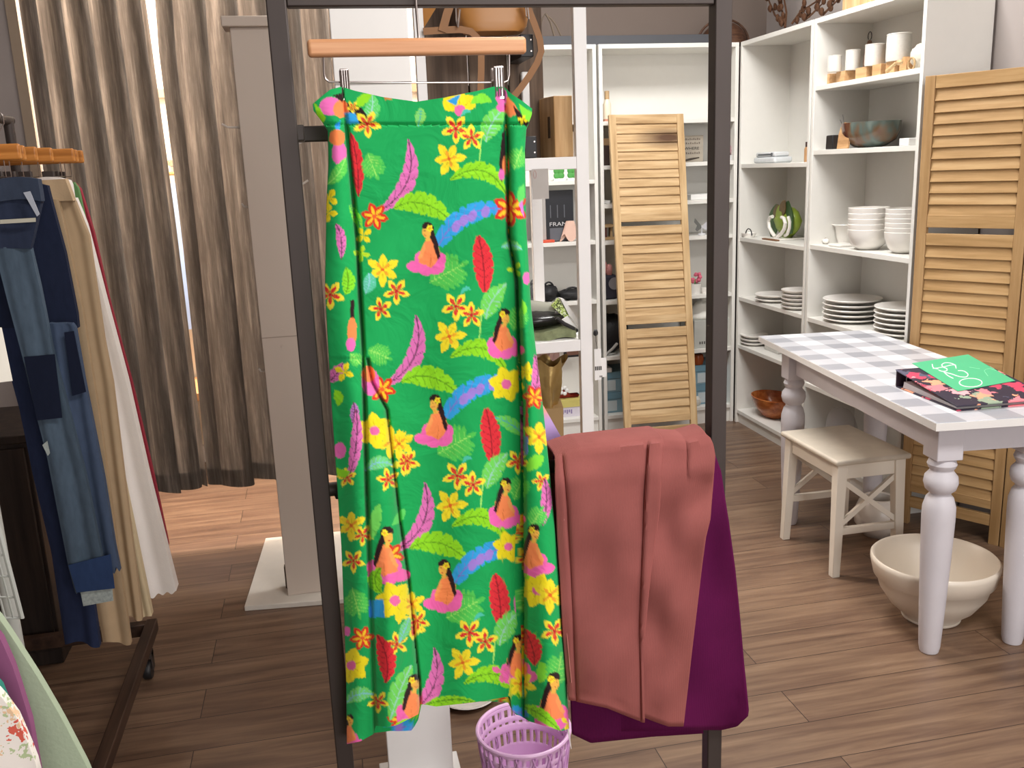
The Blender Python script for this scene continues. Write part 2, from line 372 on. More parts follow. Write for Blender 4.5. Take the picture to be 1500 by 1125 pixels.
# ------------------------------------------------------------------ bookcases
def bookcase(label, axis, a0, a1, front, shelves):
    """axis 'x': runs along the back wall; axis 'y': along the right wall"""
    dp, th, H_ = 0.28, 0.019, 2.02
    loc = ((a0+a1)/2, front+dp/2, 0) if axis == 'x' else (front+dp/2, (a0+a1)/2, 0)
    t = thing('bookcase', label, 'bookcase', loc, 'white bookcases along two walls')
    def bx(u0, u1, d0, d1, z0, z1):
        if axis == 'x': return MB().box((u0, front+d0, z0), (u1, front+d1, z1))
        return MB().box((front+d0, u0, z0), (front+d1, u1, z1))
    for u0, u1 in ((a0, a0+th), (a1-th, a1)): build('side_panel', bx(u0, u1, 0, dp, 0, H_), WHITE, t, bevel=0.0015)
    build('top_panel', bx(a0+th, a1-th, 0, dp, H_-0.022, H_), WHITE, t, bevel=0.0015)
    build('back_panel', bx(a0+th, a1-th, dp-0.008, dp-0.002, 0.06, H_-0.02), WHITE, t)
    build('plinth', bx(a0+th, a1-th, 0.015, 0.03, 0, shelves[-1]-0.02), WHITE, t)
    for z in shelves: build('shelf', bx(a0+th, a1-th, 0.004, dp-0.01, z-0.021, z), WHITE, t, bevel=0.0015)
    return t
Z1 = [1.363, 1.053, 0.741, 0.10]
Z2 = [1.649, 1.43, 1.234, 1.046, 0.73, 0.428, 0.10]
Z3 = [1.41, 1.029, 0.708, 0.445, 0.075]
Z4 = [1.738, 1.462, 1.041, 0.704, 0.39, 0.075]
FB, FR = 4.66, 2.21
bookcase('white bookcase half hidden by the etagere, holding black boxed frames', 'x', 0.67, 1.437, FB, Z1)
bookcase('wide white bookcase on the back wall behind the leaning louvred shutter', 'x', 1.45, 2.205, FB, Z2)
bookcase('white corner bookcase on the right wall holding the green planter and small plates', 'y', 3.935, 4.655, FR, Z3)
bookcase('white bookcase at the right end holding the bowl stacks and dark glass bowl', 'y', 3.145, 3.925, FR, Z4)

# ------------------------------------------------------------------ fitting room curtain, rod, things inside
CURT = curtain_mat()
def curtain(label, xl, xr, n, seed, hem=0.25):
    """xl(z), xr(z): the two vertical edges; n pleats"""
    rng = random.Random(seed); ph = [rng.uniform(-0.5, 0.5) for _ in range(n+2)]; am = [rng.uniform(0.75, 1.25) for _ in range(n+2)]
    def f(u, v):
        z = lerp(2.44, hem, v); q = u*n; i = int(q); fr = q-i
        p = lerp(ph[i], ph[i+1], fr); a = lerp(am[i], am[i+1], fr)
        ph_ = 2*math.pi*q+0.5*p*v+0.25*math.sin(2.2*v+i)
        e = min(1, 14*u*(1-u)); y = CY-0.035-e*(0.030*a*math.sin(ph_)+0.006*math.sin(2*ph_+2*p+2.0*v))
        x = lerp(xl(z), xr(z), u+e*0.50*a/n*math.sin(ph_))
        zz = z-(0.012*math.sin(2*math.pi*q*0.5+seed)+0.008*math.sin(2*math.pi*q+1))*(v**6)
        return (x, y, zz)
    t = thing('curtain', label, 'curtain', ((xl(1)+xr(1))/2, CY-0.03, hem), 'fitting room curtains')
    build('curtain_panel', MB().grid(f, n*24, 44), CURT, t, smooth=80)
    build('hem_band', MB().grid(lambda u, v: (lambda q: (q[0], q[1]+0.0025, q[2]))(f(u, 0.966+0.0335*v)), n*24, 3), CURT, t, smooth=80)
    r = MB()
    for i in range(n):
        x = lerp(xl(2.44), xr(2.44), (i+0.5)/n)
        build('curtain_ring', MB().tube([(x, CY-0.03+0.022*math.cos(a), 2.462+0.022*math.sin(a)) for a in [2*math.pi*k/14 for k in range(14)]], 0.002, 6, closed=True), BLACKMETAL, t)
    return t
gl = lambda z: interp(z, [(0.3, -0.512), (1.28, -0.512), (2.05, -0.523), (2.5, -0.526)])
gr = lambda z: interp(z, [(0.3, -0.508), (1.2, -0.497), (1.9, -0.500), (2.05, -0.493), (2.5, -0.480)])
curtain('grey brown slub curtain left of the bright gap', lambda z: -0.945+0.004*(z-1), gl, 5, 3)
curtain('grey brown slub curtain right of the bright gap, behind the white column', gr, lambda z: 0.34, 8, 5)
t = thing('curtain_rod', 'dark metal rod carrying the fitting room curtains', 'curtain rod', (-0.1, CY-0.03, 2.475))
build('rod', MB().tube([(-1.05, CY-0.03, 2.475), (0.54, CY-0.03, 2.475)], 0.011, 12), BLACKMETAL, t)
for x in (-1.04, 0.53): build('bracket', MB().box((x-0.012, CY-0.045, 2.462), (x+0.012, CY+0.0, 2.488)), BLACKMETAL, t)

def garment_hanger(name, label, c, w, m, group=None, hookdir=(1, 0, 0), drop=0.07, cat='hanger', bar=True):
    """wishbone hanger; c = crook of the hook"""
    c = Vector(c); t = thing(name, label, cat, c, group)
    s = []
    for k in range(-8, 9):
        q = k/8; s.append(c+Vector((q*w/2*hookdir[0], q*w/2*hookdir[1], -drop-0.055*q*q-0.02*abs(q))))
    build('shoulder_bar', MB().tube(s, [0.006+0.003*(1-abs(k)/8) for k in range(-8, 9)], 8), m, t)
    hk = [c+Vector((0, 0, -drop))]+[c+Vector((hookdir[0]*0.0, hookdir[1]*0.0, -drop*0.5))]+[c+Vector((0, 0.016*math.sin(a), -0.016+0.019*math.cos(a)))for a in [2.6-k*0.45 for k in range(9)]]
    build('hook', MB().tube(hk, 0.0016, 6), CHROME, t)
    return t
# a shirt and a bench seen through the gap
t = thing('rail_peg', 'small wooden coat peg on the fitting room wall', 'peg', (-0.66, 4.86, 1.52))
build('peg', MB().tube([(-0.66, 4.88, 1.52), (-0.66, 4.80, 1.525)], [0.012, 0.016], 10), TRIMM, t)
garment_hanger('wooden_hanger', 'orange wooden hanger holding the pale blue shirt in the fitting room', (-0.66, 4.80, 1.535), 0.38, mat('orange_wood', '#c98a48'), drop=0.06)
def shirt(u, v):
    z = lerp(1.43-0.10*abs(2*u-1)**1.3, 0.72, v); x = -0.66+(u-0.5)*lerp(0.40, 0.46, v)
    return (x, 4.755+0.02*math.sin(9*u+2*v)*v, z)
tag(build('shirt', MB().sheet(shirt, 24, 24, 0.03), mat('pale_blue_cotton', '#a9c3ec', rough=0.9, bump=0.2)), 'pale blue shirt hanging inside the bright fitting room', 'shirt')
t = thing('bench', 'light wooden bench inside the bright fitting room', 'bench', (-0.6, 4.66, 0))
build('seat', MB().box((-1.05, 4.46, 0.42), (-0.15, 4.855, 0.46)), mat('bench_wood', '#b98a5c'), t, bevel=0.004)
for x in (-1.02, -0.22):
    for y in (4.49, 4.80): build('leg', MB().box((x, y, 0), (x+0.05, y+0.05, 0.42)), mat('bench_wood', '#b98a5c'), t)

# ------------------------------------------------------------------ pale display column with pegs
GREIGE = mat('greige_paint', '#c8bbaf', rough=0.55, mottle=0.03, scale=4)
t = thing('display_column', 'greige display column on a flat base before the curtain', 'display stand', (-0.14, 3.1, 0))
cxl, cxr = -0.205, -0.068
build('post', MB().box((cxl, 3.07, 0.018), (cxr, 3.15, 1.885)), GREIGE, t, bevel=0.002)
build('cap', MB().box((cxl-0.022, 3.05, 1.885), (cxr+0.022, 3.17, 1.915)), GREIGE, t, bevel=0.003)
bp = [(P(357, 893, Z=0.018).x, 3.03), (0.0, 2.99), (0.02, 3.62), (P(390, 781, Z=0.018).x, 3.64)]
build('base_plate', MB().prism(bp, lambda a, b, d: (a, b, d), 0, 0.018), mat('off_white_board', '#d6d0c6', rough=0.5), t, bevel=0.002)
for py in (483, 506): q = P(413, py, Y=3.07); build('screw', MB().lathe([(0.004, -0.001), (0.004, 0.0015)], (q.x, 3.069, q.z), 10, rot=Matrix.Rotation(math.pi/2, 3, 'X')), GREIGE, t)
CLEAR = mat('clear_plastic', '#d8d4ce', rough=0.15, alpha=0.55)
for px, py, s in ((340, 187, -1), (387, 302, -1), (440, 211, 1), (444, 270, 1), (375, 545, -1)):
    q = P(px, py, Y=3.1); x0 = cxl if s < 0 else cxr; L = 0.055 if px != 387 and px != 375 else 0.02
    build('peg_hook', MB().tube([(x0, 3.1, q.z), (x0+s*L*0.7, 3.098, q.z+0.002), (x0+s*L, 3.095, q.z+0.012)], 0.0035, 8), CLEAR, t)
build('seam', MB().box((cxl+0.001, 3.0692, P(413, 494, Y=3.07).z), (cxr-0.001, 3.0702, P(413, 492.5, Y=3.07).z)), mat('seam_grey', '#a79a8e'), t)
build('back_clip', MB().box((cxl-0.008, 3.13, 0.02), (cxl, 3.155, 0.10)), mat('brown_clip', '#5b4a3c'), t)

# ------------------------------------------------------------------ tall white board near the skirt
xa, xb = 0.060, 0.214
t = thing('white_board_stand', 'tall narrow white board standing behind the floral skirt', 'display board', ((xa+xb)/2, 1.98, 0))
build('board', MB().box((xa, 1.96, 0.015), (xb, 1.985, 2.1)), mat('white_board_gloss', '#e9e7e4', rough=0.35, mottle=0.02), t, bevel=0.002)
build('edge_strip', MB().box((xa, 1.957, 1.615), (xb, 1.961, 1.618)), mat('board_seam', '#b5b0aa'), t)
build('foot', MB().box((xa-0.02, 1.90, 0), (xb+0.02, 2.05, 0.015)), WHITEPAINT, t, bevel=0.002)

# ------------------------------------------------------------------ white etagere with plank back
EY = 2.6
def px2x(px, py, Y): return P(px, py, Y=Y).x
er0, er1 = P(846, 300, Y=EY).x, P(864, 300, Y=EY).x
el0 = P(606, 30, Y=EY).x; el1 = el0+0.026
ES1, ES2 = P(800, 231, Y=EY).z, P(820, 500, Y=EY).z
WM = mat('white_metal', '#ecebea', rough=0.35, mottle=0.02)
t = thing('etagere', 'white open etagere behind the floral skirt with boxes and black bags', 'shelf unit', ((el0+er1)/2, EY+0.3, 0))
for x0, x1 in ((el0, el1), (er0, er1)):
    for y in (EY, EY+0.58): build('post', MB().box((x0, y, 0), (x1, y+0.026, 2.08)), WM, t, bevel=0.0015)
for z in (ES1, ES2, 0.12):
    build('shelf', MB().box((el0+0.001, EY+0.002, z-0.034), (er1-0.001, EY+0.605, z)), WM, t, bevel=0.0015)
build('top_rail', MB().box((el0, EY, 2.08), (er1, EY+0.606, 2.105)), WM, t)
tag(t, t['label'], 'shelf unit')
# knob + price tag hanging at the right post
tg = thing('price_tag', 'white price tag hanging on the etagere post', 'tag', P(880, 556, Y=EY-0.01))
c0, c1 = P(864, 512, Y=EY-0.012), P(881, 556, Y=EY-0.012)
c0.x = er1+0.001
build('card', MB().box((c0.x, EY-0.014, c1.z), (c1.x, EY-0.0125, c0.z)), WHITEPAINT, tg)
build('card', MB().box((c0.x+0.012, EY-0.006, c1.z+0.006), (c1.x+0.018, EY-0.0045, c0.z-0.03)), WHITEPAINT, tg)
INK = mat('dark_ink', '#4a4744', rough=0.7)
mb = MB()
for k in range(4): mb.box((c0.x+0.001+k*0.0055, EY-0.0146, c1.z+0.030), (c0.x+0.005+k*0.0055, EY-0.0142, c1.z+0.042))
for k in range(2): mb.box((c0.x+0.015+k*0.005, EY-0.0146, c1.z+0.008), (c0.x+0.018+k*0.005, EY-0.0142, c1.z+0.013))
build('printed_digits', mb, INK, tg, smooth=0)
kn = P(870, 488, Y=EY-0.012)
build('tag_knot', MB().blob((er1+0.008, EY-0.008, kn.z), (0.008, 0.008, 0.010), 10, 6, 0.15), BLACK, tg)
build('tag_string', MB().tube([(er1+0.008, EY-0.010, kn.z), (er1+0.007, EY-0.012, (kn.z+c0.z)/2), (er1+0.010, EY-0.013, c0.z)], 0.0009, 6), INK, tg)

# plank board standing on the etagere's upper shelf
PLANK = wood('weathered_plank', [(0.3, '#463a31'), (0.5, '#66564a'), (0.72, '#82705f')], axis=2, fine=40, along=2, rough=0.75)
BY = 2.80
bx1 = P(798, 150, Y=BY).x; bx0 = el1+0.004
t = thing('plank_board', 'weathered brown plank board standing behind the tan leather bag', 'board', ((bx0+bx1)/2, BY, ES1))
cuts = [bx0]+[P(q, 60, Y=BY).x for q in (684, 743)]+[bx1]
for i in range(3): build('plank', MB().box((cuts[i]+0.0025, BY, ES1), (cuts[i+1]-0.0025, BY+0.022, 2.07)), PLANK, t, bevel=0.0015)
build('batten', MB().box((bx0+0.01, BY+0.022, 1.62), (bx1-0.01, BY+0.04, 1.68)), PLANK, t)
for y0, y1, xx0, xx1 in ((50, 83, 762, 782), (200, 231, 768, 787)):
    a, b_ = P(xx0, y0, Y=BY-0.18), P(xx1, y1, Y=BY-0.18)
    br = build('bracket', MB().box((a.x, BY-0.18, b_.z), (b_.x, BY, a.z)), BLACK, t, bevel=0.002)
    for k in (0.25, 0.75): build('screw', MB().lathe([(0.0022, 0), (0.0022, 0.001)], (b_.x-0.007, BY-0.1805, lerp(b_.z, a.z, k)), 8, rot=Matrix.Rotation(math.pi/2, 3, 'X')), CHROME, br)
a, b_ = P(764, 105, Y=BY-0.02), P(777, 160, Y=BY-0.02)
build('white_hook_plate', MB().box((a.x, BY-0.02, b_.z), (b_.x, BY, a.z)), WHITEPAINT, t, bevel=0.004)

# tan leather bag on the bracket, straps hanging
LEATH = mat('tan_leather', '#b07a3f', rough=0.42, mottle=0.12, scale=9, spec=0.5)
LEATHD = mat('tan_leather_strap', '#8f6236', rough=0.5, mottle=0.1, scale=20)
BGY = 2.66
bl, br_ = P(672, 45, Y=BGY), P(772, 45, Y=BGY)
zb = P(720, 49, Y=BGY).z
t = thing('leather_bag', 'tan leather shoulder bag with hanging straps above the wooden hanger', 'bag', ((bl.x+br_.x)/2, BGY, zb))
def bagf(u, v):
    a = 2*math.pi*u; zz = zb+0.19*v; w_ = (br_.x-bl.x)/2*(0.92+0.12*math.sin(math.pi*min(1, v*1.3))); d_ = 0.055*(1-0.55*v)
    k = 1 if v > 0 else 0.9
    return ((bl.x+br_.x)/2+w_*k*math.copysign(abs(math.cos(a))**0.6, math.cos(a)), BGY+d_*k*math.copysign(abs(math.sin(a))**0.6, math.sin(a)), zz+0.006*math.sin(3*a)*v)
mb = MB().grid(bagf, 48, 14, wrap=True); mb.f.append(tuple(range(47, -1, -1))); mb.f.append(tuple(range(14*48, 15*48)))
build('bag_body', mb, LEATH, t, smooth=60)
fl = P(640, 25, Y=BGY-0.05)
def flap(u, v):
    return (P(617, 20, Y=BGY).x+(u)*0.085, BGY-0.03-0.015*math.sin(math.pi*u), zb+0.20-v*(0.19-0.12*u))
build('side_flap', MB().sheet(flap, 12, 10, 0.006), LEATH, t)
def strap(pts, Y, w_=0.012):
    c = [P(x, y, Y=Y) for x, y in pts]
    mb = MB(); th = 0.002
    L = []; 
    for i, p in enumerate(c):
        tg_ = (c[min(i+1, len(c)-1)]-c[max(i-1, 0)]).normalized(); nn = Vector((tg_.z, 0, -tg_.x)); L += [p+nn*w_/2, p-nn*w_/2, p+nn*w_/2+Vector((0, th, 0)), p-nn*w_/2+Vector((0, th, 0))]
    f = []
    for i in range(len(c)-1):
        o = i*4; f += [(o, o+1, o+5, o+4), (o+2, o+6, o+7, o+3), (o, o+4, o+6, o+2), (o+1, o+3, o+7, o+5)]
    f += [(0, 2, 3, 1), (len(c)*4-4, len(c)*4-3, len(c)*4-1, len(c)*4-2)]
    return mb.add(L, f)
build('strap', strap([(768, 2), (774, 12), (783, 35), (791, 58), (793, 75), (787, 92), (775, 112), (762, 130), (752, 142)], BGY-0.07, 0.018), LEATHD, t)
build('strap', strap([(620, 46), (650, 44), (675, 43), (690, 46), (700, 56), (705, 75), (705, 100), (704, 135)], BGY-0.075, 0.018), LEATHD, t)
build('strap', strap([(662, 0), (655, 20), (648, 46)], BGY-0.08, 0.022), LEATHD, t)
build('buckle', MB().tube([P(x, y, Y=BGY-0.085) for x, y in ((668, 12), (674, 14), (671, 40), (669, 32))], 0.0025, 6, closed=True), CHROME, t)
build('buckle', MB().tube([P(x, y, Y=BGY-0.085) for x, y in ((770, 8), (773, 10), (775, 28), (771, 24))], 0.002, 6, closed=True), CHROME, t)

# ------------------------------------------------------------------ things on the etagere
def rect(px0, py0, px1, py1, Y):
    a, b = P(px0, py0, Y=Y), P(px1, py1, Y=Y); c = P(px0, py1, Y=Y)
    return (a.x+c.x)/2, (P(px0, py1, Y=Y).z+b.z)/2, (b.x+P(px1, py0, Y=Y).x)/2, (a.z+P(px1, py0, Y=Y).z)/2
def simple(name, mb, m, label, cat, group=None, **k):
    o = build(name, mb, m, **k); return tag(o, label, cat, group)
def cbox(name, r, Y, dp, m, label, cat, group=None, z0=None, bevel=0.002):
    x0, zz0, x1, z1 = r; zz0 = zz0 if z0 is None else z0
    return simple(name, MB().box((x0, Y, zz0), (x1, Y+dp, z1)), m, label, cat, group, bevel=bevel)
# wooden box (hollow, standing on end)
r = rect(812, 140, 839, 228, EY+0.06)
t = thing('wooden_box', 'tall pale wooden box standing on the etagere top shelf', 'box', ((r[0]+r[2])/2, EY+0.12, ES1))
WB = wood('box_wood', [(0.3, '#a37b4c'), (0.5, '#c09a6a'), (0.7, '#cfae80')], axis=2, fine=40, along=3)
xl_ = P(798, 190, Y=EY+0.13).x
fl_ = MB().prism([(r[0], EY+0.06), (r[2], EY+0.06), (r[2]-0.01, EY+0.19), (xl_, EY+0.19), (xl_, EY+0.13)], lambda a, b, d: (a, b, d), ES1, r[3])
build('box_body', fl_, WB, t, bevel=0.002)
ang = Vector((xl_-r[0], 0.07, 0)).normalized()
cpt = Vector(((xl_+r[0])/2, EY+0.095, lerp(ES1, r[3], 0.5)))
build('hand_slot', MB().obox(cpt, (ang, Vector((ang.y, -ang.x, 0)), (0, 0, 1)), (0.008, 0.002, 0.03)), mat('slot_shadow_wood', '#4a3620'), t)
x, z = P(840, 160, Y=EY+0.1).x, ES1
t = thing('bottle', 'small white bottle with a dark cap by the etagere post', 'bottle', (x, EY+0.1, z+0.0))
build('bottle_body', MB().lathe([(0.0, 0), (0.011, 0), (0.012, 0.05), (0.006, 0.065), (0.005, 0.075)], (x, EY+0.1, z), 20), CERAMIC, t)
build('cap', MB().lathe([(0.006, 0.072), (0.006, 0.092), (0.0, 0.093)], (x, EY+0.1, z), 16), BLACK, t)
# lower shelf jumble
z = ES2
simple('folded_bag', MB().sheet(lambda u, v: (lerp(P(770, 0, Y=EY).x-0.12, P(838, 0, Y=EY).x-0.004, u), EY+0.03+0.006*math.sin(17*u), z+0.028*(1-v)+0.004*math.sin(9*u)+0.0005), 30, 4, 0.26), mat('olive_patterned_cloth', '#7d8462', rough=0.8, mottle=0.6, scale=60), 'flat olive patterned bag lying lowest on the etagere shelf', 'bag')
t = thing('black_bag', 'shiny black bag lying in the middle of the etagere pile', 'bag', (0.6, EY+0.14, z+0.033))
SHINY = mat('shiny_black_leather', '#151416', rough=0.28, spec=0.6, bump=0.3, bscale=60)
build('bag_body', MB().blob((P(805, 470, Y=EY+.14).x-0.05, EY+0.14, z+0.054), (0.11, 0.10, 0.026), 22, 12, 0.05, 4), SHINY, t, smooth=70)
build('strap', MB().tube([P(x, y, Y=EY+0.03) for x, y in ((815, 466), (826, 474), (838, 480), (846, 485))], 0.006, 8), SHINY, t)
t = thing('cloth_roll', 'grey cloth roll lying on top of the black bag', 'cloth', (0.6, EY+0.14, z+0.1))
ra, rb = P(772, 451, Y=EY+0.12), P(812, 454, Y=EY+0.12)
build('roll', MB().tube([(ra.x-0.12, EY+0.14, ra.z-0.002), (ra.x, EY+0.13, ra.z), (rb.x, EY+0.12, rb.z-0.001)], [0.024, 0.024, 0.022], 18), mat('grey_felt', '#a9a99c', rough=0.9), t)
t = thing('booklet', 'green and white booklet propped on the etagere pile', 'book', P(828, 462, Y=EY+0.08))
bk = [P(x, y, Y=EY+0.075) for x, y in ((808, 448), (818, 437), (834, 463), (829, 467))]
build('cover', MB().add([*bk, *[p+Vector((0.0, 0.012, 0)) for p in bk]], [(0, 1, 2, 3), (7, 6, 5, 4), (0, 4, 5, 1), (1, 5, 6, 2), (2, 6, 7, 3), (3, 7, 4, 0)]), floral_mat('green_cover', '#b7cf6a', ['#5b6a2c', '#d7e59a', '#e9efd2', '#3f4a24'], 60), t, smooth=0)
bk = [P(x, y, Y=EY+0.07) for x, y in ((821, 437), (826, 438), (848, 470), (848, 478), (834, 463))]
build('white_pages', MB().prism([(p.x, p.z) for p in bk], lambda a, b, d: (a, d, b), EY+0.07, EY+0.10), WHITEPAINT, t, smooth=0)
bk = [P(x, y, Y=EY+0.03) for x, y in ((824, 470), (833, 464), (848, 482), (848, 484))]
simple('envelope', MB().prism([(p.x, p.z) for p in bk], lambda a, b, d: (a, d, b), EY+0.045, EY+0.049), WHITEPAINT, 'white paper corner poking from the etagere pile', 'paper', smooth=0)
# grey card hanging under the upper shelf
a, b_ = P(779, 249, Y=EY-0.004), P(804, 291, Y=EY-0.004)
t = thing('hanging_card', 'grey card hanging under the etagere top shelf', 'card', (a.x, EY-0.004, ES1-0.04))
build('card', MB().box((a.x, EY-0.006, b_.z), (b_.x, EY-0.0045, ES1-0.03)), mat('grey_card', '#b3aea9', rough=0.7), t)
build('card_loop', MB().tube([(a.x+0.008+0.004*math.sin(k), EY-0.0065, ES1-0.045-0.011*math.cos(k)) for k in [j*0.6 for j in range(11)]], 0.0008, 6), mat('pink_string', '#b58f8c'), t)
# pink tissue, framed photo, gold bag under it
PINKT = mat('pale_pink_tissue', '#dcc0bb', rough=0.9, bump=0.4, bscale=40)
GOLD = mat('gold_foil', '#c9ae72', rough=0.28, metal=0.85, bump=0.8, bscale=25)
def crumple(c, r, seed, jit=0.14, n=18, m=10): return MB().blob(c, r, n, m, jit, seed)
# beneath: floor of the etagere has a kraft bag with gold foil
gx = P(806, 560, Y=EY+0.10).x
kz = P(806, 590, Y=EY+0.10).z
t = thing('kraft_bag', 'brown kraft bag with gold foil spilling out under the etagere shelf', 'bag', (gx, EY+0.1, 0.12))
build('bag_body', MB().prism([(gx-0.13, EY+0.03), (gx+0.015, EY+0.03), (gx+0.035, EY+0.14), (gx-0.13, EY+0.14)], lambda a, b, d: (a+0.006*(1 if d > 0.3 else 0), b, d), 0.121, kz), mat('kraft_paper', '#9c8058', rough=0.8), t)
def foil(u, v):
    z = lerp(kz-0.05, P(800, 528, Y=EY+0.08).z, v); wd = lerp(0.028, 0.075, v)
    a = u*2*math.pi
    return (gx-0.03+wd*math.cos(a)*(1+0.18*math.sin(5*a+7*v)), EY+0.085+0.045*math.sin(a)*(1+0.2*math.sin(4*a)), z+0.012*math.sin(6*a)*v)
build('gold_foil', MB().grid(foil, 40, 14, wrap=True), GOLD, t, smooth=30)
r = rect(803, 518, 826, 541, EY+0.3)
t = thing('tissue_paper', 'pale pink tissue paper bundle hanging at the back of the etagere', 'paper', (r[0], EY+0.3, r[1]))
def tis(u, v): return (lerp(r[0]-0.06, r[2]-0.008*(1-v)-0.02*v, u), EY+0.30+0.012*math.sin(13*u+5*v), lerp(ES2-0.036, r[1]+0.01*math.sin(9*u), v))
build('sheet', MB().sheet(tis, 16, 8, 0.003), PINKT, t)
r = rect(828, 514, 849, 537, 4.72)
t = thing('picture_frame', 'small dark picture frame leaning on the shelf behind the etagere', 'picture frame', ((r[0]+r[2])/2, 4.72, r[1]))
zt = 0.43
build('frame', MB().box((r[0]-0.005, 4.72, zt), (r[2]+0.02, 4.735, r[3]+0.01)), BLACK, t, bevel=0.001)
build('picture', MB().box((r[0]+0.008, 4.718, zt+0.012), (r[2]+0.008, 4.7195, r[3])), mat('brown_print', '#6b4a3c'), t)

# ------------------------------------------------------------------ back wall, first bookcase (x 0.67 .. 1.437)
Y0 = FB+0.05
def on(px, z, Y): # x of a pixel column at height z on plane Y
    lo = P(px, 100, Y=Y); hi = P(px, 700, Y=Y)
    t_ = (z-lo.z)/(hi.z-lo.z); return lo.x+(hi.x-lo.x)*t_
LEAFG = mat('clover_green', '#4f9a4a', rough=0.6)
for k, px in enumerate((819, 839)):
    x = on(px, 1.363, Y0); z0 = 1.363
    t = thing('clover_ornament', ['green clover ornament on white base, nearer the grey card', 'green clover ornament on white base, beside the etagere post'][k], 'ornament', (x, Y0, z0), 'green clover ornaments')
    build('base', MB().box((x-0.03, Y0-0.01, z0), (x+0.03, Y0+0.015, z0+0.012)), WHITEPAINT, t)
    mb = MB()
    for a in (0, 90, 180, 270):
        a = math.radians(a+45); mb.blob((x+0.017*math.cos(a), Y0, z0+0.038+0.017*math.sin(a)), (0.017, 0.006, 0.017), 12, 8)
    build('leaf_cluster', mb, LEAFG, t)
BOXB = mat('black_card_box', '#1d1f25', rough=0.4)
GREYP = mat('photo_grey', '#5d5f66', rough=0.5)
SILV = mat('silver_print', '#c8c8ca', rough=0.5)
def framebox(px0, px1, zt, label, words_):
    x0, x1 = on(px0, 1.06, Y0), on(px1, 1.06, Y0); z0 = 1.0535
    t = thing('boxed_frame_set', label, 'box', ((x0+x1)/2, Y0, z0), 'black boxed picture frame sets')
    build('carton', MB().box((x0, Y0, z0), (x1, Y0+0.05, zt)), BOXB, t, bevel=0.001)
    H_ = zt-z0; W_ = x1-x0
    b = MB().box((x0+0.12*W_, Y0-0.001, z0+0.02*H_), (x1-0.04*W_, Y0, z0+0.27*H_)); build('photo_panel', b, GREYP, t)
    mb = MB()
    for k in range(3): mb.box((x0+(0.15+0.25*k)*W_, Y0-0.001, z0+0.47*H_), (x0+(0.18+0.25*k)*W_, Y0, z0+0.72*H_))
    build('silver_lines', mb, GREYP, t)
    if words_: 
        text_mesh('lettering', words_, SILV, (x0+0.12*W_, Y0-0.0012, z0+0.31*H_), (1, 0, 0), (0, 0, 1), 0.075*H_, t, maxw=0.62*W_)
    return t
framebox(785, 794, 1.27, 'narrow black boxed frame beside the larger lettered black box', None)
framebox(801, 841, 1.315, 'large black box of picture frames with white lettering', 'FRAM')
r = rect(794, 295, 801, 350, Y0+0.004)
cbox('grey_folder', (on(794, 1.1, Y0), 1.0535, on(800.5, 1.1, Y0), 1.28), Y0, 0.09, mat('grey_board', '#aba6a2'), 'upright grey folder between the two black boxes', 'folder')
x0, x1 = on(784, 1.06, Y0-0.03), on(812, 1.06, Y0-0.03)
cbox('red_book', (x0, 1.0535, x1, 1.067), Y0-0.04, 0.036, mat('orange_red_cover', '#d5583f'), 'thin orange red book lying before the black boxes', 'book')
xx = on(835, 1.12, Y0-0.02)
t = thing('pink_cloth', 'crumpled pale pink cloth standing before the lettered black box', 'cloth', (xx, Y0-0.015, 1.0535))
build('cloth_body', MB().grid(lambda u, v: (xx+(0.05-0.028*v)*math.cos(6.283*u)*(1+0.22*math.sin(18.8*u)*(1-v)), Y0-0.022+0.017*math.sin(6.283*u), 1.073+0.085*v-0.02*math.sin(18.8*u)*(1-v)), 36, 8, wrap=True), mat('pink_cloth_fabric', '#e3bfae', rough=0.9), t)
build('stand', MB().lathe([(0.02, 1.0535), (0.004, 1.06), (0.004, 1.14)], (xx, Y0-0.02, 0), 12), SILV, t)
def heap(name, px, w_, h_, z, Y, m, label, cat, seed, group=None, depth=0.06):
    x = on(px, z, Y); t = thing(name, label, cat, (x, Y, z), group)
    build('bag_body', MB().blob((x, Y, z+h_*0.5), (w_/2, depth, h_*0.5), 22, 12, 0.13, seed), m, t, smooth=70)
    build('handle', MB().tube([(x+w_*0.25*math.cos(a), Y-0.02, z+h_*0.75+h_*0.45*math.sin(a)) for a in [math.pi*k/10 for k in range(11)]], 0.005, 8), m, t)
    return t
DARKC = mat('black_cloth', '#232325', rough=0.6, bump=0.5, bscale=80)
heap('cloth_pouch', 782, 0.09, 0.10, 0.7415, Y0+0.03, mat('silver_sequins', '#77787a', rough=0.3, metal=0.6, mottle=0.7, scale=160), 'silver patterned pouch at the left of the black bag row', 'bag', 3)
heap('black_pouch', 803, 0.11, 0.085, 0.7415, Y0+0.03, DARKC, 'lumpy black pouch with raised handle, left of two', 'bag', 5, 'black pouches on the shelf')
heap('black_pouch', 837, 0.16, 0.055, 0.7415, Y0+0.03, DARKC, 'low wide black pouch by the white etagere post', 'bag', 8, 'black pouches on the shelf')
r = (on(821, 0.1, Y0), 0, on(856, 0.1, Y0), 0)
t = thing('shoe_box', 'white shoe box with a yellow lid under red shoes', 'box', ((r[0]+r[2])/2, Y0, 0.1005))
build('box_body', MB().box((r[0]+0.004, Y0+0.003, 0.1005), (r[2]-0.004, Y0+0.13, 0.155)), mat('lilac_white_card', '#cfc8d2'), t, bevel=0.001)
build('lid', MB().box((r[0], Y0, 0.155), (r[2], Y0+0.133, 0.195)), mat('yellow_card', '#c9be6e'), t, bevel=0.001)
mb = MB()
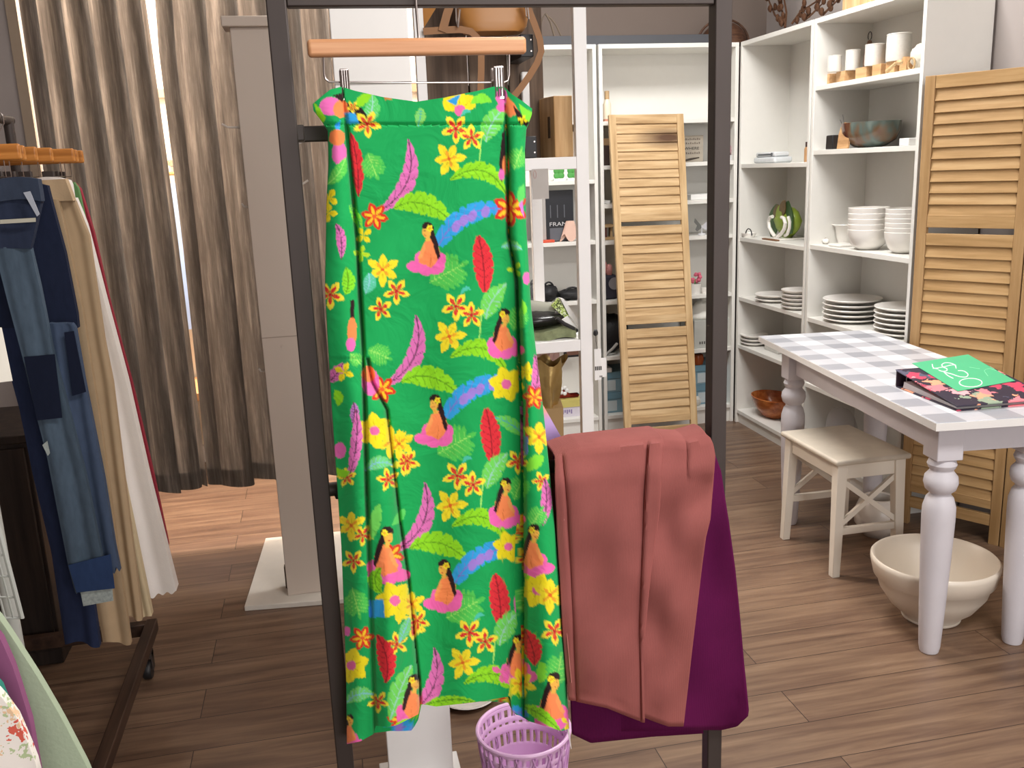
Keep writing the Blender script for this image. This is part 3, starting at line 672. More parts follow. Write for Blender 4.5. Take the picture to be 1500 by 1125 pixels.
for k in range(5): mb.box((r[0]+0.012+0.012*k, Y0+0.002, 0.118+0.008*(k % 2)), (r[0]+0.020+0.012*k, Y0+0.003, 0.142))
build('lilac_print', mb, mat('lilac_ink', '#8d7fa6'), t)
for k in range(1):
    x = on(827, 0.2, Y0+0.03)
    t = thing('red_shoe', 'red shoe with white flower on the yellow lidded box', 'shoe', (x, Y0+0.05, 0.1955))
    build('shoe_body', MB().sheet(lambda u, v: (x-0.055+0.14*u, Y0+0.03+0.025*abs(2*v-1)**2, 0.1955+(0.02+0.07*max(0, 1-1.5*u))*(1-abs(2*v-1)**2.2)), 20, 10, 0.045), mat('red_leather', '#a13134', rough=0.35), t, smooth=70)
    mb = MB()
    for a in range(5): q = a*1.2566; mb.blob((x-0.005+0.017*math.cos(q), Y0+0.02, 0.245+0.017*math.sin(q)), (0.011, 0.004, 0.011), 10, 6)
    build('flower', mb, WHITEPAINT, t)

# ------------------------------------------------------------------ back wall, second bookcase (x 1.45 .. 2.205)
x = on(889.5, 1.66, Y0)
t = thing('glass_bottle', 'tan and white lotion bottle beside the leaning shutter top', 'bottle', (x, Y0, 1.6495))
build('bottle_body', MB().lathe([(0, 0), (0.02, 0), (0.021, 0.004), (0.021, 0.085), (0.012, 0.105), (0.01, 0.112)], (x, Y0, 1.6495), 24), mat('cream_label', '#e9dac4', rough=0.3), t)
build('cap', MB().lathe([(0.0125, 0.110), (0.0125, 0.150), (0, 0.152)], (x, Y0, 1.6495), 20), mat('tan_wood_cap', '#b89a72'), t)
build('foot_band', MB().lathe([(0.0212, 0), (0.0212, 0.012)], (x, Y0, 1.6495), 24, cap=False), mat('pink_gold', '#c98a72'), t)
def zbox(name, px0, px1, z, h_, Y, dp, m, label, cat, group=None, kids=None):
    x0, x1 = on(px0, z, Y), on(px1, z, Y)
    t = thing(name, label, cat, ((x0+x1)/2, Y, z), group)
    build('box_body', MB().box((x0, Y, z+0.0005), (x1, Y+dp, z+h_)), m, t, bevel=0.0015)
    return t, x0, x1
zbox('dark_box', 874.5, 893, 1.43, 0.10, Y0, 0.12, mat('dark_brown_card', '#4a3a33'), 'dark brown box left of the shutter top', 'box')
zbox('tan_box', 876, 893, 1.5305, 0.035, Y0, 0.1, CARD, 'tan box lying on the dark brown box', 'box')
# sign with words
x0, x1 = on(1000, 1.45, Y0+0.03), on(1030, 1.45, Y0+0.03)
t = thing('word_sign', 'grey block sign with printed words behind the right rack post', 'sign', ((x0+x1)/2, Y0+0.03, 1.43))
zt = P(1028, 198, Y=Y0+0.03).z
build('block', MB().box((x0-0.06, Y0+0.03, 1.4305), (x1, Y0+0.055, zt)), mat('grey_wash_wood', '#a39a8c', rough=0.7), t, bevel=0.001)
hh = zt-1.43
text_mesh('lettering', 'WHERE', BLACK, (x0+0.008, Y0+0.029, 1.43+hh*0.47), (1, 0, 0), (0, 0, 1), hh*0.10, t, maxw=(x1-x0)*0.72)
mb = MB()
for zz, n in ((0.83, 9), (0.68, 8), (0.31, 8)):
    for k in range(n): xk = x0+0.006+(x1-x0-0.02)*k/n; mb.box((xk, Y0+0.0285, 1.43+hh*zz), (xk+0.006, Y0+0.03, 1.43+hh*(zz+0.05+0.02*(k % 2))))
build('small_print', mb, mat('brown_ink', '#6e6258'), t, smooth=0)
xs = on(1011, 1.43, Y0-0.01)
simple('driftwood_piece', MB().tube([(xs-0.05, Y0-0.01, 1.436), (xs, Y0-0.012, 1.445), (xs+0.05, Y0-0.01, 1.452)], [0.004, 0.006, 0.003], 8), mat('dark_twig', '#3c332b'), 'dark twig lying before the word sign', 'twig')
t, x0, x1 = zbox('wood_block', 876, 894, 1.234, 0.018, Y0, 0.12, WHITEPAINT, 'small white booklet left of the shutter', 'book')
zbox('white_tray', 1012, 1066, 1.234, 0.028, Y0-0.02, 0.12, WHITEPAINT, 'shallow white tray behind the right rack post', 'tray')
x = on(885, 1.046, Y0)
t = thing('wooden_toy', 'tan wooden stand with two tiers left of the shutter', 'ornament', (x, Y0, 1.046))
build('upper_tier', MB().box((x-0.05, Y0, 1.112), (x+0.06, Y0+0.06, 1.128)), OAKX, t, bevel=0.002)
build('lower_tier', MB().box((x-0.05, Y0, 1.0465), (x+0.06, Y0+0.06, 1.062)), OAKX, t, bevel=0.002)
build('centre_block', MB().box((x-0.012, Y0+0.01, 1.062), (x+0.018, Y0+0.05, 1.112)), mat('dark_red_wood', '#6b3a34'), t)
for xx in (x-0.045, x+0.04): build('upright', MB().box((xx, Y0+0.015, 1.062), (xx+0.012, Y0+0.045, 1.112)), OAK, t)
x = on(1028, 1.046, Y0)
t = thing('metal_butterfly', 'silver butterfly ornament beside the rack post', 'ornament', (x, Y0, 1.046))
build('stand', MB().lathe([(0.022, 0), (0.02, 0.008), (0.003, 0.012), (0.003, 0.05)], (x, Y0, 1.0465), 16), SILV, t)
mb = MB()
for s in (-1, 1):
    mb.prism([(0, 0.03), (s*0.045, 0.075), (s*0.05, 0.055), (s*0.03, 0.035), (s*0.042, 0.015), (s*0.03, 0.004), (0, 0.022)][::s], lambda a, b, d: (x+a, Y0+d-0.3*abs(a), 1.062+b), 0, 0.003)
build('wings', mb, mat('silver_wing', '#9b9a9c', rough=0.3, metal=0.7), t, smooth=0)
# purse with pink ribbon at left
x = on(886, 0.73, Y0)
t = thing('dark_purse', 'dark blue purse with a pink bow and round white tag', 'bag', (x, Y0, 0.73))
build('purse_body', MB().box((x-0.055, Y0, 0.7305), (x+0.075, Y0+0.07, 0.86)), mat('dark_navy_cloth', '#34333f', rough=0.8), t, bevel=0.012)
build('bow', MB().blob((x, Y0+0.02, 0.895), (0.022, 0.018, 0.04), 14, 8, 0.2, 2).blob((x+0.03, Y0+0.02, 0.885), (0.02, 0.018, 0.032), 14, 8, 0.2, 3), mat('pink_ribbon', '#c98a86', rough=0.6), t, smooth=70)
build('tag', MB().lathe([(0.033, 0), (0.033, 0.002)], (x+0.055, Y0-0.002, 0.815), 24, rot=Matrix.Rotation(math.pi/2, 3, 'X')), mat('grey_tag', '#9a979b', alpha=0.8), t)
build('dark_flap', MB().box((x-0.03, Y0+0.02, 0.86), (x+0.01, Y0+0.05, 0.935)), mat('dark_maroon', '#3c2327'), t, bevel=0.006)
# pink flowers in a pot, white cup
x = on(1018, 0.73, Y0)
t = thing('flower_pot', 'tiny white pot with pink flowers behind the rack post', 'plant', (x, Y0, 0.73))
build('pot', MB().lathe([(0, 0), (0.028, 0), (0.033, 0.055), (0.029, 0.055), (0.026, 0.03)], (x, Y0, 0.7305), 20, cap=False), CERAMIC, t)
mb = MB(); rng = random.Random(4)
for k in range(14): mb.blob((x+rng.uniform(-.032, .032), Y0+rng.uniform(-.015, .015), 0.80+rng.uniform(-0.012, 0.04)), (0.011, 0.009, 0.011), 8, 6, 0.2, k)
build('flowers', mb, mat('magenta_petals', '#d4697f'), t)
build('stems', MB().tube([(x, Y0, 0.75), (x, Y0, 0.81)], 0.003, 6), LEAFG, t)
x = on(1033, 0.73, Y0-0.015)
t = thing('white_cup', 'small white cup between the flower pot and rack post', 'cup', (x, Y0-0.015, 0.73))
build('cup_body', MB().lathe([(0, 0), (0.018, 0), (0.022, 0.03), (0.019, 0.03), (0.015, 0.005)], (x, Y0-0.015, 0.7305), 20, cap=False), CERAMIC, t)
build('handle', MB().tube([(x+0.019+0.008*math.sin(a), Y0-0.015, 0.746+0.009*math.cos(a)) for a in [math.pi*k/8 for k in range(9)]], 0.0025, 6), CERAMIC, t)
# right: pink flower ornament at the bookcase end
x = on(1068, 1.43, Y0)
t = thing('rose_ornament', 'dusty pink rose in a silver cup at the bookcase corner', 'ornament', (x, Y0, 1.43))
build('cup', MB().lathe([(0, 0), (0.018, 0), (0.022, 0.028), (0.018, 0.028), (0.015, 0.004)], (x, Y0, 1.4305), 20, cap=False), SILV, t)
build('petals', MB().blob((x, Y0, 1.485), (0.021, 0.018, 0.028), 14, 9, 0.22, 6).blob((x-0.012, Y0-0.01, 1.505), (0.012, 0.012, 0.014), 10, 7, 0.2, 7), mat('dusty_rose', '#a8888c'), t)
# grey shoe box, white hat on it
t, x0, x1 = zbox('grey_shoe_box', 1017, 1071, 0.428, 0.155, Y0-0.02, 0.2, mat('pale_grey_card', '#b9bab4'), 'pale grey shoe box behind the rack post', 'box')
mb = MB()
for k in range(3): mb.box((x0+0.03+0.013*k, Y0-0.0208, 0.45), (x0+0.037+0.013*k, Y0-0.02, 0.465))
build('printed_digits', mb, INK, t)
x = (x0+x1)/2-0.03
t = thing('white_hat', 'white cloth hat resting on the pale grey shoe box', 'hat', (x, Y0+0.06, 0.583))
build('hat_body', MB().lathe([(0, 0.0), (0.085, 0.001), (0.088, 0.018), (0.065, 0.035), (0.045, 0.072), (0.03, 0.088), (0, 0.094)], (x, Y0+0.07, 0.5835), 28, cap=False), mat('white_cotton', '#e6e4dc', rough=0.9, bump=0.3), t, smooth=80)
build('top_knot', MB().blob((x+0.012, Y0+0.07, 0.685), (0.018, 0.018, 0.014), 12, 8, 0.1), mat('white_cotton', '#e6e4dc'), t)
BLUEB = mat('dusty_blue_card', '#7f9fae', rough=0.6); BLUED = mat('dusty_blue_lid', '#6d93a5', rough=0.6); WLAB = mat('pale_label', '#c2ced2')
def blue_box(px0, px1, z, h_, label):
    x0, x1 = on(px0, z, Y0), on(px1, z, Y0)
    t = thing('blue_shoe_box', label, 'box', ((x0+x1)/2, Y0, z), 'blue shoe boxes on the lowest shelves')
    build('box_body', MB().box((x0+0.003, Y0+0.003, z+0.0005), (x1-0.003, Y0+0.2, z+h_*0.68)), BLUEB, t, bevel=0.0015)
    build('lid', MB().box((x0, Y0, z+h_*0.68), (x1, Y0+0.203, z+h_)), BLUED, t, bevel=0.0015)
    build('label_patch', MB().box((x0+0.02, Y0+0.0015, z+h_*0.1), (lerp(x0, x1, 0.5), Y0+0.003, z+h_*0.6)), WLAB, t)
blue_box(1018, 1073, 0.10, 0.115, 'lower blue shoe box right of the leaning shutter')
blue_box(1017, 1073, 0.2155, 0.11, 'upper blue shoe box right of the leaning shutter')
blue_box(878, 930, 0.10, 0.115, 'lower blue shoe box left of the leaning shutter')
blue_box(876, 928, 0.2155, 0.115, 'upper blue shoe box left of the leaning shutter')
x = on(1026, 0.33, Y0)
t = thing('orange_lantern', 'rust orange glass jar on the blue shoe boxes', 'jar', (x, Y0+0.03, 0.3255))
build('jar_body', MB().lathe([(0, 0), (0.03, 0), (0.036, 0.03), (0.03, 0.055), (0.02, 0.06)], (x, Y0+0.04, 0.326), 20), mat('amber_glass', '#9c4b22', rough=0.15), t)
build('lid', MB().lathe([(0.022, 0.058), (0.022, 0.072), (0, 0.074)], (x, Y0+0.04, 0.326), 20), mat('dark_lid', '#3a1d12'), t)
x = on(888, 0.43, Y0)
t = thing('black_backpack', 'black bag with a grey strap on the shelf left of the shutter', 'bag', (x, Y0, 0.428))
build('bag_body', MB().blob((x+0.045, Y0+0.08, 0.535), (0.11, 0.08, 0.105), 22, 12, 0.07, 11), DARKC, t, smooth=70)
build('strap', MB().tube([(x-0.045, Y0-0.005, 0.435), (x, Y0-0.018, 0.44), (x+0.03, Y0-0.02, 0.465), (x+0.06, Y0-0.01, 0.49)], 0.008, 8), mat('grey_webbing', '#a8a6a2'), t)
x = on(878, 0.331, Y0)
cbox('paper_packet', (x-0.01, 0.331, x+0.07, 0.356), Y0-0.005, 0.12, WHITEPAINT, 'flat white packet on the left blue shoe boxes', 'packet')
x = on(1022, 0.1, FB+0.02)
simple('white_sock', MB().blob((x, FB+0.03, 0.128), (0.02, 0.02, 0.027), 12, 8, 0.15, 3), mat('white_cotton', '#e6e4dc'), 'small white bundle at the foot of the right blue boxes', 'cloth')

# ------------------------------------------------------------------ on top of the bookcases
BEAM = mat('dark_blue_grey_box', '#4c4d52', rough=0.6)
TOPY = 4.74
zt = 2.0205
xa_, xb_ = P(770, 60, Y=TOPY).x, P(1040, 50, Y=TOPY).x
cbox('long_dark_box', (xa_-0.05, zt, xb_+0.03, P(950, 51, Y=TOPY).z), TOPY, 0.12, BEAM, 'long dark grey box lying along the bookcase tops', 'box')
t = thing('basket', 'dark brown woven basket on the bookcase corner top', 'basket', (2.17, 4.78, zt))
bx_ = P(1066, 55, Y=4.78).x; bw = 0.125
def dome(u, v): a = u*2*math.pi; q = (1-v)*math.pi/2; return (bx_-0.015+bw*math.cos(a)*math.sin(q+0.0001), 4.80+0.13*math.sin(a)*math.sin(q+0.0001), zt+0.118*math.cos(q))
mb = MB().grid(lambda u, v: dome(u, v), 40, 14, wrap=True)
CANE = wood('dark_cane', [(0.3, '#2e1c12'), (0.5, '#4a2f20'), (0.7, '#5f4230')], axis=0, fine=90, along=20, rough=0.6)
build('basket_body', mb, CANE, t, smooth=80)
build('handle', MB().tube([(bx_-0.015+(bw+0.02)*math.cos(a), 4.80, zt+0.01+0.122*math.sin(a)) for a in [math.pi*k/16 for k in range(17)]], 0.006, 8), CANE, t)
t = thing('dried_branches', 'dried brown branches with seed pods on the corner bookcase', 'dried plant', (2.36, 4.25, zt))
rng = random.Random(12); BR = mat('dried_brown_leaf', '#50321d', rough=0.8, mottle=0.3)
spots = [((1150, 40), (1147, 20), (1140, 0), (1136, -25)), ((1150, 40), (1152, 18), (1148, -5), (1150, -30)), ((1160, 35), (1172, 18), (1190, 6), (1212, -8)), ((1178, 30), (1190, 20), (1198, 12), (1206, 4)), ((1205, 22), (1215, 12), (1225, 2), (1236, -12)), ((1150, 38), (1135, 22), (1128, 5), (1120, -15))]
mb = MB(); pods = MB()
for sp in spots:
    pts = [P(a, b, X=2.33+0.02*i) for i, (a, b) in enumerate(sp)]; pts[0].z = max(zt+0.006, min(pts[0].z, zt+0.05))
    mb.tube(pts, [0.006, 0.005, 0.004, 0.003], 7)
    for i in range(3):
        for k in range(2):
            q = pts[i].lerp(pts[i+1], k/2+0.2); pods.blob(q+Vector((rng.uniform(-.02, .02), rng.uniform(-.02, .02), rng.uniform(0, .02))), (0.011, 0.013, 0.018), 8, 6, 0.2, k)
build('branch', mb, BR, t); o_ = build('seed_pods', pods, BR, t); o_['kind'] = 'stuff'
a = P(1240, 12, X=2.3); b_ = P(1300, 0, X=2.3)
t = thing('wooden_crate', 'low light wooden crate on top of the end bookcase', 'crate', (2.35, (a.y+b_.y)/2, zt))
ya, yb = a.y+0.0, 3.25
build('crate_front', MB().box((2.28, yb, zt), (2.295, ya, zt+0.12)), OAK, t, bevel=0.002)
build('crate_back', MB().box((2.45, yb, zt), (2.465, ya, zt+0.12)), OAK, t)
for y in (yb, ya-0.012): build('crate_end', MB().box((2.295, y, zt), (2.45, y+0.012, zt+0.12)), mat('white_crate_end', '#ddd8ce'), t)
build('crate_bottom', MB().box((2.295, yb+0.012, zt), (2.45, ya-0.012, zt+0.008)), OAK, t)
t = thing('twine_bow', 'looped brown twine bow above the long dark box', 'twine', P(800, 50, Y=TOPY+0.02))
zq = P(950, 51, Y=TOPY).z
tp = [P(x, y, Y=TOPY+0.03) for x, y in ((790, 50), (793, 30), (799, 20), (806, 32), (812, 50))]; tp[0].z = tp[-1].z = zq+0.002
t2 = [P(x, y, Y=TOPY+0.035) for x, y in ((799, 21), (808, 28), (815, 38), (822, 50))]; t2[-1].z = zq+0.002
build('loop', MB().tube(tp, 0.005, 8), mat('jute', '#6f6152'), t); build('loop', MB().tube(t2, 0.004, 8), mat('jute', '#6f6152'), t)

# ------------------------------------------------------------------ right wall shelves
def yx(px, z, X):
    lo = P(px, 60, X=X); hi = P(px, 640, X=X); t_ = (z-lo.z)/(hi.z-lo.z); return lo.y+(hi.y-lo.y)*t_
XM = 2.29
def plate(c, r, m): return MB().lathe([(0, 0.0), (r*0.62, 0.0), (r*0.70, 0.003), (r*0.97, 0.013), (r, 0.0165), (r*0.985, 0.0195), (r*0.95, 0.019), (r*0.66, 0.0075), (0, 0.006)], c, 48, cap=False)
ORD = ['topmost', 'second', 'third', 'fourth', 'fifth', 'sixth', 'seventh']
def stack(kind, c, r, n, dz, first, where, group, cat, mbf):
    """n copies of one dish; labelled from the top down"""
    c = Vector(c)
    o0 = None
    for k in range(n):
        lab = ('%s white %s %s' % (ORD[n-1-k], kind.split('_')[-1], where)) if k else ('lowest white %s %s' % (kind.split('_')[-1], where))
        if o0 is None:
            o0 = build(kind, mbf(c), CERAMIC, None, smooth=60); tag(o0, lab, cat, group)
        else:
            o = o0.copy(); COL.objects.link(o); o.location = (0, 0, dz*k); o['label'] = lab
# corner case: plates
yA = yx(1131, 0.708, XM); stack('side_plate', (XM+0.01, yA, 0.7085), 0.098, 2, 0.0215, 0, 'in the left pair on the corner shelf', 'small plates on the corner shelf', 'plate', lambda c: plate(c, 0.098, 0))
yB = yx(1170, 0.708, XM); stack('side_plate', (XM-0.005, yB, 0.7085), 0.082, 5, 0.0195, 0, 'in the right stack on the corner shelf', 'plates of the right stack on the corner shelf', 'plate', lambda c: plate(c, 0.082, 0))
yC = yx(1105, 0.445, XM); stack('saucer', (XM, yC, 0.4455), 0.075, 3, 0.0195, 0, 'stacked low on the corner bookcase', 'saucers low on the corner bookcase', 'saucer', lambda c: plate(c, 0.075, 0))
yD = yx(1132, 0.445, XM)
t = thing('clear_box', 'clear box with reddish print beside the saucers', 'box', (XM+0.03, yD, 0.4455))
build('box_body', MB().box((XM-0.01, yD-0.075, 0.4455), (XM+0.10, yD+0.075, 0.51)), mat('pale_clear_plastic', '#c9c6bf', rough=0.2), t, bevel=0.003)
build('printed_patch', MB().box((XM-0.011, yD-0.03, 0.475), (XM-0.0095, yD+0.05, 0.505)), mat('reddish_print', '#a06a66'), t)
# small cup with dark handle
yE = yx(1097, 1.029, XM-0.04)
t = thing('tea_light_holder', 'small white dish with a dark looped handle on the corner shelf', 'dish', (XM-0.04, yE, 1.029))
build('dish', MB().lathe([(0, 0), (0.03, 0), (0.04, 0.022), (0.036, 0.022), (0.028, 0.004)], (XM-0.04, yE, 1.0295), 24, cap=False), CERAMIC, t)
build('handle', MB().tube([(XM-0.045, yE-0.008+0.036*math.cos(a), 1.040+0.034*math.sin(a)) for a in [math.pi*k/12 for k in range(13)]], 0.003, 6), BLACK, t)
# green planter with white loops
yF = yx(1140, 1.029, XM+0.02)
t = thing('green_planter', 'green leafy ceramic planter with white looped handles on corner shelf', 'ornament', (XM+0.04, yF, 1.029))
GRN = mat('lime_glaze', '#8fa63c', rough=0.35, mottle=0.35, scale=18); DGR = mat('deep_green_leaf', '#3f5d34', rough=0.5, mottle=0.3, scale=25); BRL = mat('olive_brown_leaf', '#6e5a3c', rough=0.5, mottle=0.3)
cy_ = yF
build('body', MB().lathe([(0, 0), (0.04, 0), (0.095, 0.045), (0.115, 0.085), (0.085, 0.13), (0.05, 0.15), (0, 0.155)], (XM+0.07, cy_, 1.0365), 28, sx=0.45, cap=False), GRN, t, smooth=80)
def leaf3(y0, z0, y1, z1, w_, m, x=XM+0.045):
    d = Vector((0, y1-y0, z1-z0)); L = d.length; d.normalize(); nn = Vector((0, -d.z, d.y))
    pts = []
    for k in range(9): q = k/8; pts.append((q*L, w_*math.sin(math.pi*min(0.97, q*0.9+0.06))**0.8))
    poly = [(a, b) for a, b in pts]+[(a, -b) for a, b in pts[::-1]]
    return build('leaf', MB().prism(poly, lambda a, b, dd: Vector((x+dd-0.15*abs(b), y0, z0))+d*a+nn*b, 0, 0.006), m, t)
leaf3(cy_+0.115, 1.03, cy_+0.07, 1.20, 0.055, DGR)
leaf3(cy_-0.09, 1.06, cy_-0.045, 1.22, 0.045, DGR, XM+0.04)
leaf3(cy_+0.06, 1.12, cy_+0.045, 1.20, 0.03, BRL, XM+0.035)
leaf3(cy_-0.01, 1.14, cy_-0.03, 1.225, 0.03, BRL, XM+0.03)
leaf3(cy_+0.01, 1.10, cy_+0.015, 1.20, 0.032, GRN, XM+0.03)
for s in (1, -1):
    build('loop_handle', MB().tube([(XM+0.01, cy_+s*y_*1.2, 1.0295+z_) for y_, z_ in ((0.012, 0.012), (0.04, 0.03), (0.066, 0.055), (0.074, 0.085), (0.060, 0.108), (0.040, 0.112))], 0.0095, 10), CERAMIC, t)
build('loop_handle', MB().tube([(XM+0.03, cy_-0.05-y_, 1.0295+z_) for y_, z_ in ((0.0, 0.02), (0.025, 0.03), (0.045, 0.06), (0.047, 0.09), (0.03, 0.115))], 0.009, 10), CERAMIC, t)
build('tray', MB().box((XM-0.03, cy_-0.09, 1.0295), (XM+0.12, cy_+0.09, 1.0365)), CERAMIC, t, bevel=0.002)
simple('wooden_ruler', MB().box((XM-0.055, cy_-0.12, 1.0295), (XM-0.036, cy_+0.03, 1.037)), mat('brown_strip_wood', '#7d5a40'), 'short brown wooden strip before the green planter', 'wood strip', bevel=0.001)
# packaged gadget
yG = yx(1129, 1.41, XM)
t = thing('packaged_tool', 'silver tool in clear plastic packaging on the corner shelf', 'package', (XM, yG, 1.41))
build('blister_pack', MB().box((XM-0.04, yG-0.115, 1.4105), (XM+0.06, yG+0.115, 1.44)), mat('clear_pack', '#cfd3d6', rough=0.12, spec=0.7, mottle=0.15, scale=30), t, bevel=0.01)
build('tool_body', MB().box((XM-0.03, yG-0.10, 1.44), (XM+0.05, yG+0.11, 1.465)), mat('silver_plastic', '#d4d6d8', rough=0.25), t, bevel=0.008)
build('dark_grip', MB().box((XM-0.0315, yG-0.07, 1.449), (XM-0.0295, yG+0.08, 1.457)), mat('grey_grip', '#5d6266'), t, bevel=0.001)
build('knob', MB().lathe([(0.008, 0), (0.008, 0.004)], (XM-0.034, yG-0.07, 1.453), 16, rot=Matrix.Rotation(math.pi/2, 3, 'Y')), mat('grey_grip', '#5d6266'), t)
yH = yx(1183, 1.41, XM)
t = thing('wooden_bottle', 'small wooden bottle with a dark cap at the shelf end', 'bottle', (XM, yH, 1.41))
build('bottle_body', MB().lathe([(0, 0), (0.017, 0), (0.017, 0.06), (0.012, 0.07)], (XM, yH, 1.4105), 20), mat('light_brown_wood', '#b58b62'), t)
build('cap', MB().lathe([(0.0125, 0.068), (0.0125, 0.092), (0, 0.093)], (XM, yH, 1.4105), 18), mat('dark_brown_cap', '#3b2723'), t)
# orange wooden bowl on the lowest shelf
yI = yx(1128, 0.075, XM+0.02)
t = thing('wooden_bowl', 'glossy orange brown wooden bowl on the lowest corner shelf', 'bowl', (XM+0.03, yI, 0.076))
BOWLW = wood('orange_bowl_wood', [(0.3, '#7d3f1c'), (0.5, '#a85a2a'), (0.7, '#c47b40')], axis=1, fine=30, along=6, rough=0.25)
build('bowl_body', MB().lathe([(0, 0), (0.06, 0), (0.075, 0.008), (0.13, 0.06), (0.152, 0.112), (0.145, 0.114), (0.12, 0.06), (0.06, 0.014), (0, 0.012)], (XM+0.035, yI, 0.0765), 48, sx=0.7, cap=False), BOWLW, t, smooth=60)
# end case: ceramics on wooden blocks
zS = 1.738
WBL = wood('block_wood', [(0.3, '#ab8157'), (0.5, '#c69b6e'), (0.7, '#d5b083')], axis=1, fine=35, along=5)
CER2 = mat('speckled_white_ceramic', '#ddd9d2', rough=0.6, mottle=0.1, scale=120)
holders = [(1222, 0.030, 0.065, 96), (1249, 0.031, 0.080, 90), (1281, 0.040, 0.082, 88), (1316, 0.048, 0.100, 86)]
for k, (px, rr, hh, _) in enumerate(holders):
    XC = 2.252 if k == 0 else 2.30; y = yx(px, 1.80, XC); zb_ = zS+0.05
    t = thing('ceramic_cup', ['smallest white ceramic cup, leftmost on the wooden blocks', 'cream ceramic cup, second from the left on blocks', 'grey white ceramic cup, third from the left on blocks', 'largest white ceramic cup on the wooden blocks'][k], 'cup', (XC, y, zb_), 'ceramic cups on wooden blocks')
    build('cup_body', MB().lathe([(0, 0), (rr*0.95, 0), (rr, hh*0.1), (rr*0.97, hh), (rr*0.88, hh), (rr*0.86, hh*0.3), (0, hh*0.28)], (XC, y, zb_), 28, cap=False), CER2, t, smooth=50)
    build('rim_band', MB().tube([(XC+rr*0.93*math.cos(a), y+rr*0.93*math.sin(a), zb_+hh) for a in [2*math.pi*j/24 for j in range(24)]], rr*0.07, 6, closed=True), CER2, t)
wblk = [(1211, 0.036), (1233, 0.037), (1263, 0.045), (1286, 0.033), (1306, 0.032)]
for k, (px, hw) in enumerate(wblk):
    y = yx(px, zS+0.02, XM-0.01)
    dpth = 0.10
    simple('wooden_block', MB().box((XM-0.02, y-hw, zS+0.0005), (XM-0.02+dpth, y+hw*0.8, zS+0.05)), WBL, ['first wooden block from the left under the ceramic cups', 'second wooden block from the left under the ceramic cups', 'third wooden block from the left under the ceramic cups', 'fourth wooden block from the left under the ceramic cups', 'fifth wooden block from the left under the ceramic cups'][k], 'block', 'wooden blocks under the ceramic cups', bevel=0.0015)
y = yx(1310, zS, XM-0.05)
t = thing('wooden_scoop', 'small wooden scoop lying over the shelf edge', 'scoop', (XM-0.05, y, zS))
sa, sb = P(1299, 105, X=XM-0.06), P(1313, 92, X=XM-0.05)
sa.z = max(sa.z, zS+0.008); sb.z = max(sb.z, zS+0.012)
build('handle', MB().tube([sa, (sa+sb)/2, sb], [0.008, 0.007, 0.006], 10), OAK, t)
build('scoop_head', MB().blob(sb+Vector((0.0, -0.02, -0.001)), (0.011, 0.018, 0.010), 14, 8), OAK, t)
y = yx(1326, zS+0.03, XM)
t = thing('wooden_house', 'small wooden house blocks near the shelf right end', 'ornament', (XM, y, zS))
build('house_block', MB().prism([(-0.022, 0), (0.022, 0), (0.022, 0.035), (0, 0.06), (-0.022, 0.035)], lambda a, b, d: (XM-0.01+d, y+a, zS+0.0005+b), 0, 0.03), WBL, t)
y2 = yx(1345, zS+0.03, XM)
t = thing('string_bundle', 'cream string bundle with wooden ring at the shelf right end', 'ornament', (XM, y2, zS))
build('bundle', MB().blob((XM+0.02, y2+0.01, zS+0.05), (0.035, 0.042, 0.05), 18, 10, 0.12, 5), mat('cream_yarn', '#d9d2c4', rough=0.95, bump=0.6, bscale=90), t, smooth=70)
build('ring', MB().tube([(XM-0.02, y2+0.012+0.02*math.cos(a), zS+0.026+0.022*math.sin(a)) for a in [2*math.pi*k/18 for k in range(18)]], 0.004, 6, closed=True), OAK, t)
y = yx(1272, zS+0.15, XM+0.12)
t = thing('hanging_ornament', 'small wire topped ornament rising behind the ceramic cups', 'ornament', (XM+0.12, y, zS))
build('ornament_body', MB().lathe([(0, 0), (0.022, 0), (0.024, 0.09), (0.02, 0.14), (0.008, 0.175), (0, 0.18)], (XM+0.125, y, zS+0.0005), 18), mat('rose_brown', '#8b6a58'), t)
build('wire_hook', MB().tube([(XM+0.125, y+0.014*math.sin(a), zS+0.195+0.018*math.cos(a)) for a in [k*0.55-2.6 for k in range(10)]], 0.0018, 6), BLACK, t)
# shelf 2: dark glass bowl etc.
zS = 1.462
y = yx(1274, zS, XM+0.06)
t = thing('glass_bowl', 'dark brown and grey glass bowl on the end bookcase', 'bowl', (XM+0.05, y, zS))
DG = D.materials.new('smoky_brown_glass'); DG.use_nodes = True; nt = DG.node_tree; b = nt.nodes['Principled BSDF']; b.inputs['Roughness'].default_value = 0.12
tc = N(nt, 'ShaderNodeTexCoord'); mp_ = N(nt, 'ShaderNodeMapping'); mp_.inputs['Scale'].default_value = (10, 16, 6); nz = N(nt, 'ShaderNodeTexNoise'); nz.inputs['Scale'].default_value = 1; rr_ = ramp(nt, [(0.35, '#5a3020'), (0.48, '#6d5540'), (0.58, '#5a6660'), (0.7, '#77827c')])
nt.links.new(tc.outputs['Object'], mp_.inputs[0]); nt.links.new(mp_.outputs[0], nz.inputs['Vector']); nt.links.new(nz.outputs['Fac'], rr_.inputs[0]); nt.links.new(rr_.outputs[0], b.inputs['Base Color'])
build('bowl_body', MB().lathe([(0, 0), (0.05, 0), (0.08, 0.006), (0.125, 0.03), (0.142, 0.065), (0.147, 0.106), (0.14, 0.106), (0.132, 0.065), (0.115, 0.035), (0.05, 0.014), (0, 0.013)], (XM+0.06, y, zS+0.0005), 48, sx=0.75, cap=False), DG, t, smooth=60)
ya_ = yx(1214, zS, 2.225)
